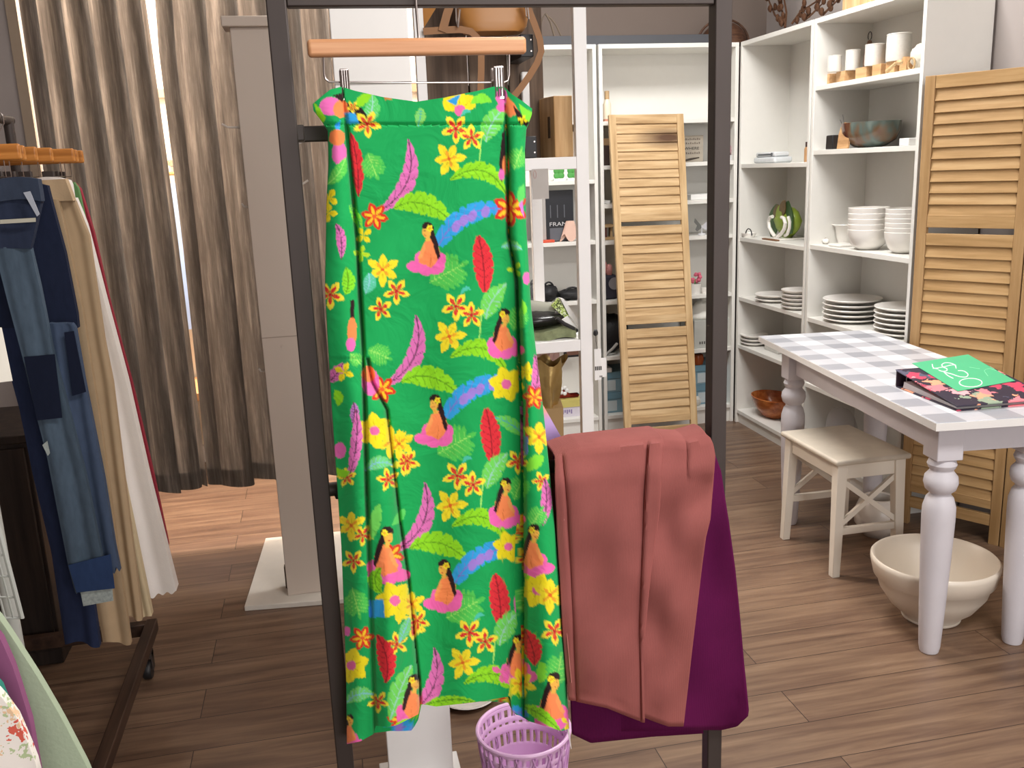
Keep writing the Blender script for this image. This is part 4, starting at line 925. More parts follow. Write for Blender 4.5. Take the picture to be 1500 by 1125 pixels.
simple('black_case', MB().prism([(-0.03, 0), (0.03, 0), (0.026, 0.06), (-0.026, 0.06)], lambda a, b, d: (2.225+d, ya_+a, zS+0.0005+b), 0, 0.04), BLACK, 'small black case at the left end of the glass bowl shelf', 'case', bevel=0.004)
yb_ = yx(1231, zS, 2.245)-0.005
t = thing('wooden_plaque', 'curved wooden plaque leaning before the dark glass bowl', 'ornament', (XM-0.03, yb_, zS))
build('plaque', MB().prism([(0.04, 0), (0.042, 0.06), (0.03, 0.10), (0.01, 0.11), (-0.02, 0.09), (-0.045, 0.075), (-0.045, 0)], lambda a, b, d: (XM-0.045+d+b*0.15, yb_+a, zS+0.0005+b), 0, 0.012), WBL, t, bevel=0.002)
for k in range(2): build('twig', MB().tube([(XM-0.02, yb_+0.02+0.01*k, zS+0.09), (XM-0.01, yb_+0.055+0.02*k, zS+0.145-0.02*k)], 0.0015, 6), INK, t)
yw = yx(1334, zS, XM-0.04)
simple('white_block', MB().box((XM-0.07, yw-0.03, zS+0.0005), (XM, yw+0.03, zS+0.028)), WHITEPAINT, 'small white block at the right end of the bowl shelf', 'block', bevel=0.002)
# shelf 3: bowl stacks
zS = 1.041
def bowlmb(c, r=0.085): return MB().lathe([(0, 0.0), (r*0.5, 0.0), (r*0.8, 0.022), (r*0.97, 0.06), (r*1.0, 0.085), (r*0.97, 0.0865), (r*0.93, 0.06), (r*0.74, 0.026), (r*0.4, 0.007), (0, 0.006)], c, 48, cap=False)
y1 = yx(1271, zS, XM+0.0); stack('cereal_bowl', (XM+0.0, y1, zS+0.0005), 0.085, 5, 0.0225, 0, 'in the taller stack on the bowl shelf', 'bowls of the taller stack', 'bowl', bowlmb)
y2 = yx(1322, zS, XM+0.02); stack('soup_bowl', (XM+0.03, y2, zS+0.0005), 0.08, 6, 0.0185, 0, 'in the stack beside the louvred screen', 'bowls of the stack by the screen', 'bowl', lambda c: bowlmb(c, 0.082))
y3 = yx(1232, zS, XM+0.06)
t = thing('tea_cup', 'white cup with a flared rim behind the bowl stack', 'cup', (XM+0.08, y3, zS))
build('cup_body', MB().lathe([(0, 0), (0.03, 0), (0.04, 0.03), (0.046, 0.075), (0.06, 0.085), (0.058, 0.088), (0.042, 0.076), (0.034, 0.03), (0, 0.006)], (XM+0.08, y3, zS+0.0005), 32, cap=False), CERAMIC, t, smooth=60)
build('handle', MB().tube([(XM+0.08, y3+0.042+0.018*math.sin(a), zS+0.045+0.02*math.cos(a)) for a in [math.pi*k/8 for k in range(9)]], 0.004, 8), CERAMIC, t)
y4 = yx(1206, zS, XM)
t = thing('trinket', 'tiny brown and white trinket left on the bowl shelf', 'ornament', (XM, y4, zS))
build('trinket_body', MB().blob((XM, y4, zS+0.014), (0.02, 0.022, 0.0135), 14, 8, 0.2, 3), mat('brown_stone', '#8a7568', mottle=0.4), t)
build('white_bead', MB().blob((XM-0.005, y4-0.03, zS+0.013), (0.015, 0.02, 0.012), 12, 8), CERAMIC, t)
yk = yx(1225, zS, XM-0.02)
simple('white_tray', MB().box((XM-0.05, yk-0.07, zS+0.0005), (XM+0.03, yk+0.02, zS+0.012)), CERAMIC, 'flat white tray between the trinket and bowl stack', 'tray', bevel=0.004)
# shelf 4: dinner plates
zS = 0.704
y5 = yx(1243, zS, XM+0.03); stack('dinner_plate', (XM+0.045, y5, zS+0.0005), 0.125, 5, 0.0215, 0, 'in the left stack above the gingham table', 'dinner plates of the left stack', 'plate', lambda c: plate(c, 0.128, 0))
y6 = yx(1296, zS-0.05, XM-0.04); stack('dinner_plate', (XM+0.045, 3.345, zS+0.0005), 0.12, 6, 0.0205, 0, 'in the right stack beside the louvred screen', 'dinner plates of the right stack', 'plate', lambda c: plate(c, 0.122, 0))
# bottom shelf: bag with purple things
y7 = yx(1222, 0.09, XM)
t = thing('clear_bag', 'clear plastic bag holding purple cloth under the table', 'bag', (XM+0.03, y7, 0.075))
build('bag_body', MB().blob((XM+0.03, y7, 0.185), (0.06, 0.10, 0.108), 20, 12, 0.05, 6), mat('clear_film', '#d0cdd0', rough=0.1, alpha=0.25), t, smooth=70)
build('purple_cloth', MB().blob((XM+0.03, y7-0.02, 0.13), (0.045, 0.07, 0.05), 16, 10, 0.15, 8), mat('purple_cloth', '#7a6492', rough=0.8), t, smooth=70)

# ------------------------------------------------------------------ louvred panels
def stain_wood():
    m = wood('stained_pale_slats', [(0.3, '#a07f54'), (0.5, '#c0a075'), (0.72, '#d6ba90')], axis=0, fine=45, along=3)
    nt = m.node_tree; b = nt.nodes['Principled BSDF']; src = b.inputs['Base Color'].links[0].from_socket
    tc = N(nt, 'ShaderNodeTexCoord'); sub = N(nt, 'ShaderNodeVectorMath', operation='SUBTRACT'); sub.inputs[1].default_value = (0.31, 0.0, 1.585)
    ml = N(nt, 'ShaderNodeVectorMath', operation='MULTIPLY'); ml.inputs[1].default_value = (5.0, 0, 17.0); ln = N(nt, 'ShaderNodeVectorMath', operation='LENGTH')
    nt.links.new(tc.outputs['Object'], sub.inputs[0]); nt.links.new(sub.outputs[0], ml.inputs[0]); nt.links.new(ml.outputs[0], ln.inputs[0])
    r = N(nt, 'ShaderNodeMapRange'); r.inputs[1].default_value = 0.2; r.inputs[2].default_value = 1.0; r.inputs[3].default_value = 0.95; r.inputs[4].default_value = 0.0
    nt.links.new(ln.outputs['Value'], r.inputs[0])
    mx = N(nt, 'ShaderNodeMix', data_type='RGBA'); mx.inputs[7].default_value = lin('#4a2c1a')+(1,)
    nt.links.new(r.outputs[0], mx.inputs[0]); nt.links.new(src, mx.inputs[6]); nt.links.new(mx.outputs[2], b.inputs['Base Color'])
    return m
def louvre(parent, Wd, Ht, mst, mrail, mslat, tilt, th=0.022, dz=0.0456, M=None, depthk=1.0):
    """panel in its own frame: x across, y thickness (front at 0), z up"""
    M = M or Matrix.Identity(4)
    def put(name, mb, m, bevel=0.0015):
        mb.v = [tuple(M @ Vector(p)) for p in mb.v]; return build(name, mb, m, parent, bevel=bevel, local=True)
    sw = 0.036
    for x in (0, Wd-sw): put('stile', MB().box((x, 0, 0), (x+sw, th, Ht)), mst)
    secs = [(0.045, 0.49), (0.60, 1.01), (1.125, 1.53)]
    rails = [(0, 0.045), (0.49, 0.535), (0.557, 0.60), (1.01, 1.055), (1.078, 1.125), (1.53, 1.565), (1.587, 1.63)]
    for a, b in rails: put('rail', MB().box((sw, 0.002, Ht-b), (Wd-sw, th-0.002, Ht-a)), mrail)
    for a, b in secs:
        mb = MB(); n = max(1, round((b-a)/(dz))); st = (b-a)/n
        for k in range(n):
            z = Ht-a-(k+0.5)*st
            c, s = math.cos(tilt), math.sin(tilt)
            mb.obox((Wd/2, th/2+0.001, z), ((1, 0, 0), (0, c, s), (0, -s, c)), (Wd/2-sw-0.0005, 0.0035, (st*0.62)*depthk))
        put('slat_panel', mb, mslat, bevel=0.001)
HT = 1.70
# leaning shutter
t = thing('louvred_shutter', 'pale louvred shutter leaning against the back bookcase', 'shutter', (0, 0, 0))
pb = P(918, 652, Z=0); pt = P(892, 168, Y=4.60); pb2 = Vector((pb.x, 4.315, 0.0)); pb2.x = P(917, 652, Y=4.315).x
upv = (pt-pb2); HL = upv.length; upv.normalize()
pr_ = P(1001, 163, Y=4.60); xv = (pr_-pt); WD_ = xv.length; xv = (xv-upv*xv.dot(upv)).normalized(); yv = upv.cross(xv)
t.matrix_world = Matrix(((xv.x, yv.x, upv.x, pb2.x), (xv.y, yv.y, upv.y, pb2.y), (xv.z, yv.z, upv.z, 0.0), (0, 0, 0, 1)))
louvre(t, WD_, HL, OAK, OAKX, stain_wood(), math.radians(-9), dz=0.046)
# folding screen by the table
t = thing('folding_screen', 'honey coloured louvred folding screen behind the gingham table', 'folding screen', (2.17, 3.10, 0))
a0 = Vector((2.181, 3.088, 0)); a1 = Vector((2.378, 2.765, 0)); a2 = Vector((2.465, 2.39, 0))
for p, q, nm in ((a0, a1, 'panel'), (a1, a2, 'panel')):
    xv = (q-p).normalized(); yv = Vector((-xv.y, xv.x, 0))
    pe = D.objects.new('folding_panel', None); COL.objects.link(pe); pe.parent = t; pe.matrix_parent_inverse = Matrix.Translation(-t.location)
    pe.matrix_world = Matrix(((xv.x, yv.x, 0, p.x), (xv.y, yv.y, 0, p.y), (0, 0, 1, 0), (0, 0, 0, 1)))
    pe.matrix_basis = Matrix(((xv.x, yv.x, 0, p.x), (xv.y, yv.y, 0, p.y), (0, 0, 1, 0), (0, 0, 0, 1)))
    louvre(pe, (q-p).length-0.004, HT, HONEY, HONEYX, HONEYX, math.radians(-14), dz=0.041, depthk=0.98)
hg = MB()
for z in (0.25, 0.85, 1.45): hg.tube([(a1.x-0.004, a1.y-0.004, z-0.03), (a1.x-0.004, a1.y-0.004, z+0.03)], 0.005, 10)
# white pot behind the stool
q = P(1288, 716, Y=3.0); q = Vector((q.x, 2.95, 0))
t = thing('white_pot', 'white rounded pot on the floor behind the stool', 'pot', (q.x, q.y, 0))
build('pot_body', MB().lathe([(0, 0), (0.05, 0), (0.085, 0.05), (0.09, 0.09), (0.07, 0.14), (0.055, 0.15), (0.055, 0.14), (0.07, 0.09), (0, 0.02)], (q.x+0.0, q.y+0.05, 0), 32, cap=False), CERAMIC, t, smooth=60)
build('rim', MB().tube([(q.x+0.057*math.cos(k*math.pi/12), q.y+0.05+0.057*math.sin(k*math.pi/12), 0.15) for k in range(24)], 0.005, 8, closed=True), CERAMIC, t)

# ------------------------------------------------------------------ gingham table
RZ = -math.radians(6.55)
TW, TL, TZ = 0.472, 1.345, 0.73
TPAINT = mat('pale_lilac_white_paint', '#cfccd2', rough=0.5, mottle=0.06, scale=14)
t = thing('table', 'white farmhouse table with grey gingham top and turned legs', 'table', (1.58, 2.10, 0), None, RZ)
build('tabletop', MB().box((0, 0, TZ-0.024), (TW, TL, TZ)), gingham_mat(0.0845), t, bevel=0.003, local=True)
ed = MB().box((-0.0015, -0.0015, TZ-0.0235), (TW+0.0015, 0.0, TZ-0.002)).box((-0.0015, TL, TZ-0.0235), (TW+0.0015, TL+0.0015, TZ-0.002)).box((-0.0015, 0, TZ-0.0235), (0, TL, TZ-0.002)).box((TW, 0, TZ-0.0235), (TW+0.0015, TL, TZ-0.002))
build('edge_band', ed, WHITEPAINT, t, local=True)
legs = [(0.077, 0.09), (0.060, 1.115), (0.342, 0.10), (0.40, 1.115)]
x0, x1, y0, y1 = 0.05, 0.425, 0.07, 1.14
ap = MB().box((x0, y0, 0.62), (x0+0.02, y1, 0.706)).box((x1-0.02, y0, 0.62), (x1, y1, 0.706)).box((x0+0.02, y0, 0.62), (x1-0.02, y0+0.02, 0.706)).box((x0+0.02, y1-0.02, 0.62), (x1-0.02, y1, 0.706))
build('apron', ap, TPAINT, t, bevel=0.002, local=True)
prof = [(0.026, 0.0), (0.030, 0.02), (0.036, 0.15), (0.0415, 0.30), (0.045, 0.42), (0.0445, 0.455), (0.037, 0.482), (0.029, 0.492), (0.029, 0.497), (0.041, 0.508), (0.0465, 0.527), (0.044, 0.546), (0.033, 0.560), (0.031, 0.566), (0.036, 0.572), (0.040, 0.582), (0.036, 0.593), (0.033, 0.60)]
lg0 = None
for lx, ly in legs:
    mb = MB().lathe(prof, (lx, ly, 0), 36); mb.box((lx-0.038, ly-0.038, 0.60), (lx+0.038, ly+0.038, 0.7055))
    build('leg', mb, TPAINT, t, bevel=0.0025, local=True)

# stool
STW = mat('cream_white_paint', '#e6dfd2', rough=0.5, mottle=0.04, scale=10)
t = thing('stool', 'cream white stool with crossed braces under the table', 'stool', (1.795, 2.888, 0))
sx0, sx1, sy0, sy1, sz = 1.652, 1.938, 2.69, 3.085, 0.43
build('seat', MB().box((sx0, sy0, sz-0.02), (sx1, sy1, sz)), mat('worn_cream_seat', '#c6bdae', rough=0.55, mottle=0.12, scale=20), t, bevel=0.008, segs=3)
LG = {}
for ix, x in enumerate((sx0+0.033, sx1-0.033)):
    for iy, y in enumerate((sy0+0.033, sy1-0.033)):
        dx = (-1 if ix == 0 else 1)*0.012; dy = (-1 if iy == 0 else 1)*0.012
        LG[ix, iy] = (Vector((x+dx, y+dy, 0)), Vector((x, y, sz-0.02)))
        tp, bt = 0.019, 0.014; a, b = LG[ix, iy]
        vs = [(b.x+s*tp, b.y+q*tp, b.z) for s, q in ((-1, -1), (1, -1), (1, 1), (-1, 1))]+[(a.x+s*bt, a.y+q*bt, 0) for s, q in ((-1, -1), (1, -1), (1, 1), (-1, 1))]
        build('leg', MB().add(vs, [(0, 1, 2, 3), (7, 6, 5, 4), (0, 4, 5, 1), (1, 5, 6, 2), (2, 6, 7, 3), (3, 7, 4, 0)]), STW, t, bevel=0.002)
def at(l, z): a, b = l; return a.lerp(b, z/b.z)
for iy in (0, 1):
    L_, R_ = LG[0, iy], LG[1, iy]
    build('rail', MB().bar(at(L_, 0.38), at(R_, 0.38), 0.05, 0.018), STW, t, bevel=0.0015)
    build('rail', MB().bar(at(L_, 0.165), at(R_, 0.165), 0.025, 0.018), STW, t, bevel=0.0015)
    build('cross_brace', MB().bar(at(L_, 0.18), at(R_, 0.355), 0.018, 0.012), STW, t)
    build('cross_brace', MB().bar(at(L_, 0.355), at(R_, 0.18), 0.018, 0.014), STW, t)
for ix in (0, 1): build('rail', MB().bar(at(LG[ix, 0], 0.38), at(LG[ix, 1], 0.38), 0.05, 0.018, side=(1, 0, 0)), STW, t, bevel=0.0015)
# big mixing bowl
bc = (1.805, 2.365, 0)
t = thing('mixing_bowl', 'large cream stoneware mixing bowl on the floor under the table', 'bowl', bc)
STONE = mat('cream_stoneware', '#ddd3c4', rough=0.35, mottle=0.05, scale=8, spec=0.5)
build('bowl_body', MB().lathe([(0, 0.004), (0.07, 0.004), (0.075, 0), (0.085, 0.002), (0.088, 0.018), (0.125, 0.05), (0.158, 0.10), (0.168, 0.135), (0.172, 0.138), (0.178, 0.142), (0.188, 0.188), (0.188, 0.20), (0.183, 0.205), (0.176, 0.201), (0.165, 0.155), (0.14, 0.085), (0.09, 0.03), (0, 0.018)], bc, 64, cap=False), STONE, t, smooth=50)
build('foot_ring', MB().tube([(bc[0]+0.082*math.cos(k*math.pi/20), bc[1]+0.082*math.sin(k*math.pi/20), 0.006) for k in range(40)], 0.006, 8, closed=True), STONE, t)

# binder with card
def plane_at(px, py, p0, n):
    d = Vector(AF+(px-750)/F_PX*AR-(py-562.5)/F_PX*AU); e = Vector((0, 0, EYE)); tt = (Vector(p0)-e).dot(n)/d.dot(n); return e+d*tt
A_ = P(1312, 567, Z=TZ); B_ = P(1402, 603, Z=TZ)
uu = (B_-A_); BW = uu.length; uu.normalize(); vv = Vector((-uu.y, uu.x, 0)); BLn = 0.29
if vv.dot(Vector((1, 0.3, 0))) < 0: vv = -vv
t = thing('binder', 'dark floral ring binder lying on the gingham table end', 'binder', (A_.x, A_.y, TZ))
FLOR = floral_mat('floral_binder_cloth', '#2b2336', ['#d9566f', '#e8808a', '#2b2336', '#c4415f', '#8fa08a', '#e9a07e', '#54556a', '#f0a8ae'], 20)
zs = 0.056
def bp_(u, v, z): return A_+uu*u+vv*v+Vector((0, 0, z))
def slab(c):  # 8 corners: 4 low then 4 high
    return MB().add(c, [(3, 2, 1, 0), (4, 5, 6, 7), (0, 1, 5, 4), (1, 2, 6, 5), (2, 3, 7, 6), (3, 0, 4, 7)])
build('bottom_cover', slab([bp_(0, 0, 0.0005), bp_(BW, 0, 0.0005), bp_(BW, BLn, 0.0005), bp_(0, BLn, 0.0005), bp_(0, 0, 0.004), bp_(BW, 0, 0.004), bp_(BW, BLn, 0.004), bp_(0, BLn, 0.004)]), FLOR, t, bevel=0.001)
build('spine', slab([bp_(-0.002, 0, 0.004), bp_(0.004, 0, 0.004), bp_(0.004, BLn, 0.004), bp_(-0.002, BLn, 0.004), bp_(-0.002, 0, zs), bp_(0.004, 0, zs), bp_(0.004, BLn, zs), bp_(-0.002, BLn, zs)]), mat('dark_plum_cloth', '#33232f', rough=0.6), t, bevel=0.001)
ze = 0.014
build('top_cover', slab([bp_(0.004, -0.004, zs-0.004), bp_(BW+0.004, -0.004, ze), bp_(BW+0.004, BLn+0.004, ze), bp_(0.004, BLn+0.004, zs-0.004), bp_(-0.002, -0.004, zs), bp_(BW+0.004, -0.004, ze+0.004), bp_(BW+0.004, BLn+0.004, ze+0.004), bp_(-0.002, BLn+0.004, zs)]), FLOR, t, bevel=0.001)
build('pages', slab([bp_(0.03, 0.006, 0.0045), bp_(BW-0.008, 0.006, 0.0045), bp_(BW-0.008, BLn-0.006, 0.0045), bp_(0.03, BLn-0.006, 0.0045), bp_(0.035, 0.006, 0.024), bp_(BW-0.015, 0.006, 0.0105), bp_(BW-0.015, BLn-0.006, 0.0105), bp_(0.035, BLn-0.006, 0.024)]), mat('grey_pages', '#b9b4b6', rough=0.8), t)
for v_ in (0.03, 0.145, 0.26): build('ring', MB().tube([bp_(0.025+0.017*math.cos(k*math.pi/8), v_, 0.024+0.018*math.sin(k*math.pi/8)) for k in range(16)], 0.002, 8, closed=True), CHROME, t)
nrm = Vector((0, 0, 1)); p1_, p2_, p3_ = bp_(0, 0, zs), bp_(BW, 0, ze+0.004), bp_(0, BLn, zs)
nrm = (p2_-p1_).cross(p3_-p1_).normalized()
if nrm.z < 0: nrm = -nrm
ct = [plane_at(x, y, p1_+nrm*0.0012, nrm) for x, y in ((1336, 532.5), (1418, 519.5), (1487, 558), (1403, 573.5))]
ct = [c for c in ct]
card = thing('price_card', 'green price card with handwritten white price on the binder', 'sign', ct[0])
GCARD = mat('mint_green_card', '#4fb584', rough=0.5, mottle=0.03)
build('card', MB().add([*ct, *[c+nrm*0.001 for c in ct]], [(3, 2, 1, 0), (4, 5, 6, 7), (0, 1, 5, 4), (1, 2, 6, 5), (2, 3, 7, 6), (3, 0, 4, 7)]), GCARD, card, smooth=0)
CHALK = mat('white_marker', '#f4f8f2', rough=0.6)
def ink(name, strokes, m, r):
    mb = MB()
    for s in strokes:
        pts = [plane_at(1300+x/7.5, 500+y/7.5, ct[0]+nrm*0.0013, nrm) for x, y in s]
        # smooth the stroke
        q = [pts[0]]
        for i in range(len(pts)-1):
            a = pts[max(i-1, 0)]; b = pts[i]; c = pts[i+1]; d = pts[min(i+2, len(pts)-1)]
            for k in (0.25, 0.5, 0.75, 1.0): q.append(0.5*((2*b)+(c-a)*k+(2*a-5*b+4*c-d)*k*k+(-a+3*b-3*c+d)*k**3))
        mb.tube(q, r, 6)
    return build(name, mb, m, card)
ell = [(915+125*math.cos(k*0.4488), 455+47*math.sin(k*0.4488)) for k in range(15)]
ink('price_lettering', [[(755, 298), (742, 262), (690, 240), (630, 238), (598, 258), (615, 285), (650, 300), (652, 322), (610, 332), (565, 318)], [(492, 252), (505, 292), (560, 305)], [(500, 300), (600, 285), (700, 262), (752, 262)], [(775, 322), (840, 328), (884, 362), (862, 392), (790, 388), (700, 358), (622, 340)], [(622, 340), (665, 378), (722, 408)], ell], CHALK, 0.0016)
ink('faint_scribble', [[(900, 285), (950, 292), (1015, 302)], [(1065, 330), (1075, 312), (1130, 302), (1195, 320)], [(1070, 335), (1105, 382)]], mat('pale_green_marker', '#93e0b4', rough=0.6), 0.0008)

# ================================================================== the garment rack with the skirt
RY = 1.35
lx, rx = -0.027, 0.608
zbar = P(600, -3, Y=RY).z
PM = BLACKMETAL; hw = 0.0133
t = thing('garment_rack', 'charcoal square tube garment rack holding the floral skirt', 'clothes rack', ((lx+rx)/2, RY, 0))
for x in (lx, rx):
    build('post', MB().box((x-hw, RY-hw, 0.03), (x+hw, RY+hw, zbar+0.012)), PM, t, bevel=0.002)
    build('foot', MB().box((x-hw, RY-0.24, 0.005), (x+hw, RY+0.30, 0.031)), PM, t, bevel=0.002)
build('top_bar', MB().box((lx+hw, RY-hw*0.75, zbar-0.012), (rx-hw, RY+hw*0.75, zbar+0.012)), PM, t, bevel=0.002)
build('bottom_bar', MB().box((lx+hw, RY-hw, 0.031), (rx-hw, RY+hw, 0.057)), PM, t, bevel=0.002)
zpb = P(930, 651, Y=RY).z-0.022
build('cross_bar', MB().tube([(lx+hw-0.003, RY, zpb), (rx-hw+0.003, RY, zpb)], 0.0105, 14), PM, t)
za = P(440, 194, Y=RY).z; AYY = 1.415
build('side_arm', MB().box((lx-0.004, AYY-0.011, za-0.011), (0.29, AYY+0.011, za+0.011)).box((lx-hw*0.8, RY+hw-0.001, za-0.011), (lx+0.022, AYY-0.0105, za+0.011)), PM, t, bevel=0.002)
kn = P(481, 722, Y=RY)
build('knob', MB().lathe([(0.004, 0), (0.004, 0.012), (0.010, 0.014), (0.011, 0.022), (0.008, 0.026), (0, 0.027)], (lx+hw-0.006, RY-0.002, kn.z), 16, rot=Matrix.Rotation(math.pi/2, 3, 'Y')), BLACK, t)

# hanger for the skirt
HY = 1.322
hl, hr = P(450, 68, Y=HY), P(770, 70, Y=HY)
t = thing('skirt_hanger', 'light wooden clip hanger hooked on the charcoal top bar', 'hanger', ((hl.x+hr.x)/2, HY, hl.z))
HW_ = wood('hanger_wood', [(0.3, '#b97f52'), (0.5, '#cc946a'), (0.7, '#d9a67c')], axis=0, fine=60, along=3, rough=0.4)
zt_, zb_ = P(610, 56, Y=HY).z, P(610, 82, Y=HY).z
build('wooden_bar', MB().box((hl.x, HY-0.008, zb_), (hr.x, HY+0.008, zt_)), HW_, t, bevel=0.005, segs=4)
hx = P(612, 30, Y=HY).x
hk = [(hx, HY, zt_-0.006), (hx, HY-0.001, zbar-0.018)]+[(hx, RY-0.0185*math.cos(a), zbar+0.0135+0.0165*math.sin(a)) for a in [math.pi*k/8 for k in range(9)]]+[(hx, RY+0.0185, zbar-0.004)]
hk[1] = (hx, RY-0.0185, zbar-0.02)
build('hook', MB().tube(hk, 0.0018, 8), CHROME, t)
wp = [P(x, y, Y=HY) for x, y in ((474, 80), (474.5, 108), (477, 116), (482, 120), (610, 121), (738, 120.5), (744, 118), (746, 110), (746, 80))]
build('wire_frame', MB().tube(wp, 0.0014, 8), CHROME, t)
for (a, b, c, d) in ((497, 101, 514, 148), (722, 97, 739, 146)):
    q0, q1 = P(a, c and b, Y=HY-0.012), P(c, d, Y=HY-0.012)
    cl = build('clip', MB().box((q0.x, HY-0.016, q1.z), (q1.x, HY-0.013, q0.z)).box((q0.x, HY+0.004, q1.z), (q1.x, HY+0.007, q0.z)).box((q0.x, HY-0.013, lerp(q1.z, q0.z, 0.55)), (q1.x, HY+0.004, lerp(q1.z, q0.z, 0.65))), CHROME, t, bevel=0.001)
    mb = MB()
    for k in range(4): xk = lerp(q0.x, q1.x, (k+0.5)/4); mb.tube([(xk, HY-0.0165, lerp(q1.z, q0.z, 0.1)), (xk, HY-0.0165, lerp(q1.z, q0.z, 0.95))], 0.0011, 6)
    build('ribs', mb, CHROME, cl)

# ------------------------------------------------------------------ the printed skirt
SX0, SY0, SW_, SH_ = 440, 110, 420, 1000      # extent of the printed cloth, in its own drawing units
SS = 2
CV = np.zeros((SH_*SS, SW_*SS, 3), np.float32); CV[:] = lin('#13a355')
GY, GX = np.mgrid[0:SH_*SS, 0:SW_*SS]
GX = GX/SS+SX0; GY = GY/SS+SY0
def fill(poly, col, a=1.0):
    poly = np.asarray(poly, float)
    x0, y0 = poly.min(0)-1; x1, y1 = poly.max(0)+1
    i0, i1 = max(0, int((y0-SY0)*SS)), min(SH_*SS, int((y1-SY0)*SS)+1); j0, j1 = max(0, int((x0-SX0)*SS)), min(SW_*SS, int((x1-SX0)*SS)+1)
    if i1 <= i0 or j1 <= j0: return
    X, Y = GX[i0:i1, j0:j1], GY[i0:i1, j0:j1]; ins = np.zeros(X.shape, bool); n = len(poly)
    for k in range(n):
        xa, ya = poly[k]; xb, yb = poly[(k+1) % n]
        if ya == yb: continue
        c = ((ya > Y) != (yb > Y)) & (X < (xb-xa)*(Y-ya)/(yb-ya)+xa); ins ^= c
    v = CV[i0:i1, j0:j1]; c = np.array(lin(col), np.float32); v[ins] = v[ins]*(1-a)+c*a
def xf(pts, cx, cy, s=1.0, rot=0.0, flip=False):
    p = np.asarray(pts, float)*s
    if flip: p = p*np.array([-1, 1])
    c, q = math.cos(rot), math.sin(rot); return p @ np.array([[c, q], [-q, c]])+np.array([cx, cy])
def oval(rx_, ry_, cx=0, cy=0, rot=0, n=22):
    a = np.linspace(0, 2*math.pi, n, endpoint=False); return xf(np.stack([rx_*np.cos(a), ry_*np.sin(a)], 1), cx, cy, 1, rot)
def bez(p0, p1, p2, n=24):
    t_ = np.linspace(0, 1, n)[:, None]; p0, p1, p2 = map(np.array, (p0, p1, p2)); return (1-t_)**2*p0+2*t_*(1-t_)*p1+t_**2*p2
def leaf(p0, p1, p2, wd, col, rib, notch=5, deep=0.35, vein=True, blunt=0.75):
    """curved feather leaf along a spine, with cut edges and a rib"""
    s = bez(p0, p1, p2, 40); tg_ = np.gradient(s, axis=0); tg_ /= np.linalg.norm(tg_, axis=1)[:, None]; nn = np.stack([-tg_[:, 1], tg_[:, 0]], 1)
    q = np.linspace(0, 1, 40); w_ = wd/2*np.sin(math.pi*np.clip(q, 0.02, 0.98))**blunt
    saw = (q*notch*1.0) % 1.0; cut = 1-deep*np.where(saw > 0.8, 1, 0)*(q > 0.12)*(q < 0.93)
    up, dn = s+nn*(w_*cut)[:, None], s-nn*(w_*np.roll(cut, 2))[:, None]
    fill(np.concatenate([up, dn[::-1]]), col)
    if rib:
        rw = 0.8; fill(np.concatenate([s+nn*rw, (s-nn*rw)[::-1]]), rib)
        if vein:
            for k in range(4, 38, 5):
                for sg in (1, -1):
                    a = s[k]; b = s[min(39, k+4)]+nn[min(39, k+4)]*sg*w_[min(39, k+4)]*0.75; d = (b-a); d = np.array([-d[1], d[0]])/(np.linalg.norm(d)+1e-6)*0.45
                    fill([a+d, b+d, b-d, a-d], rib, 0.75)
def petals(cx, cy, r, n, col, inner=None, rot=0.0, wd=0.36, core=None, corer=0.22, length=None, arc=2*math.pi):
    for k in range(n):
        a = rot+k*arc/n; L = r*(1 if length is None else length[k % len(length)])
        c, s = math.cos(a), math.sin(a)
        pts = np.array([(0, 0), (0.35*L, -wd*r*0.8), (0.62*L, -wd*r), (0.86*L, -wd*r*0.55), (L, 0), (0.86*L, wd*r*0.55), (0.62*L, wd*r), (0.35*L, wd*r*0.8)])
        fill(xf(pts, cx, cy, 1, a), col)
        if inner:
            fill(xf(pts*np.array([0.78, 0.42]), cx, cy, 1, a), inner)
        else:
            fill(xf([(0.2*L, -0.5), (0.75*L, 0), (0.2*L, 0.5)], cx, cy, 1, a), '#b59a12', 0.8)
    if core: fill(oval(r*corer, r*corer, cx, cy), core)
YEL, RED, LIME, PINKC, BLUEC, GRNL, ORA, DKC = '#f0df1e', '#d8282f', '#8edb22', '#e56db6', '#2f9fe0', '#4fc553', '#f78a4e', '#2a1418'
def star(cx, cy, r, rot=0.3): petals(cx, cy, r*1.08, 5, '#f3e33c', None, rot, 0.25); petals(cx, cy, r*0.74, 5, RED, None, rot, 0.19, core='#b81a28', corer=0.16)
def fire(cx, cy, r, rot=0.2): petals(cx, cy, r, 6, '#d5301f', '#f2c52a', rot, 0.28, core='#e8622a', corer=0.16)
def lily(cx, cy, r, rot=-2.6): petals(cx, cy, r*1.1, 6, '#f2df2a', None, rot, 0.24, length=(1, .85, 1, .9, 1.0, .8)); petals(cx, cy, r*0.55, 4, '#eda32a', None, rot+0.3, 0.16); fill(oval(r*.12, r*.12, cx, cy), '#d9621f')
def bigyel(cx, cy, r, rot=0.2): petals(cx, cy, r, 6, YEL, None, rot, 0.34, core='#ea6ba8', corer=0.26)
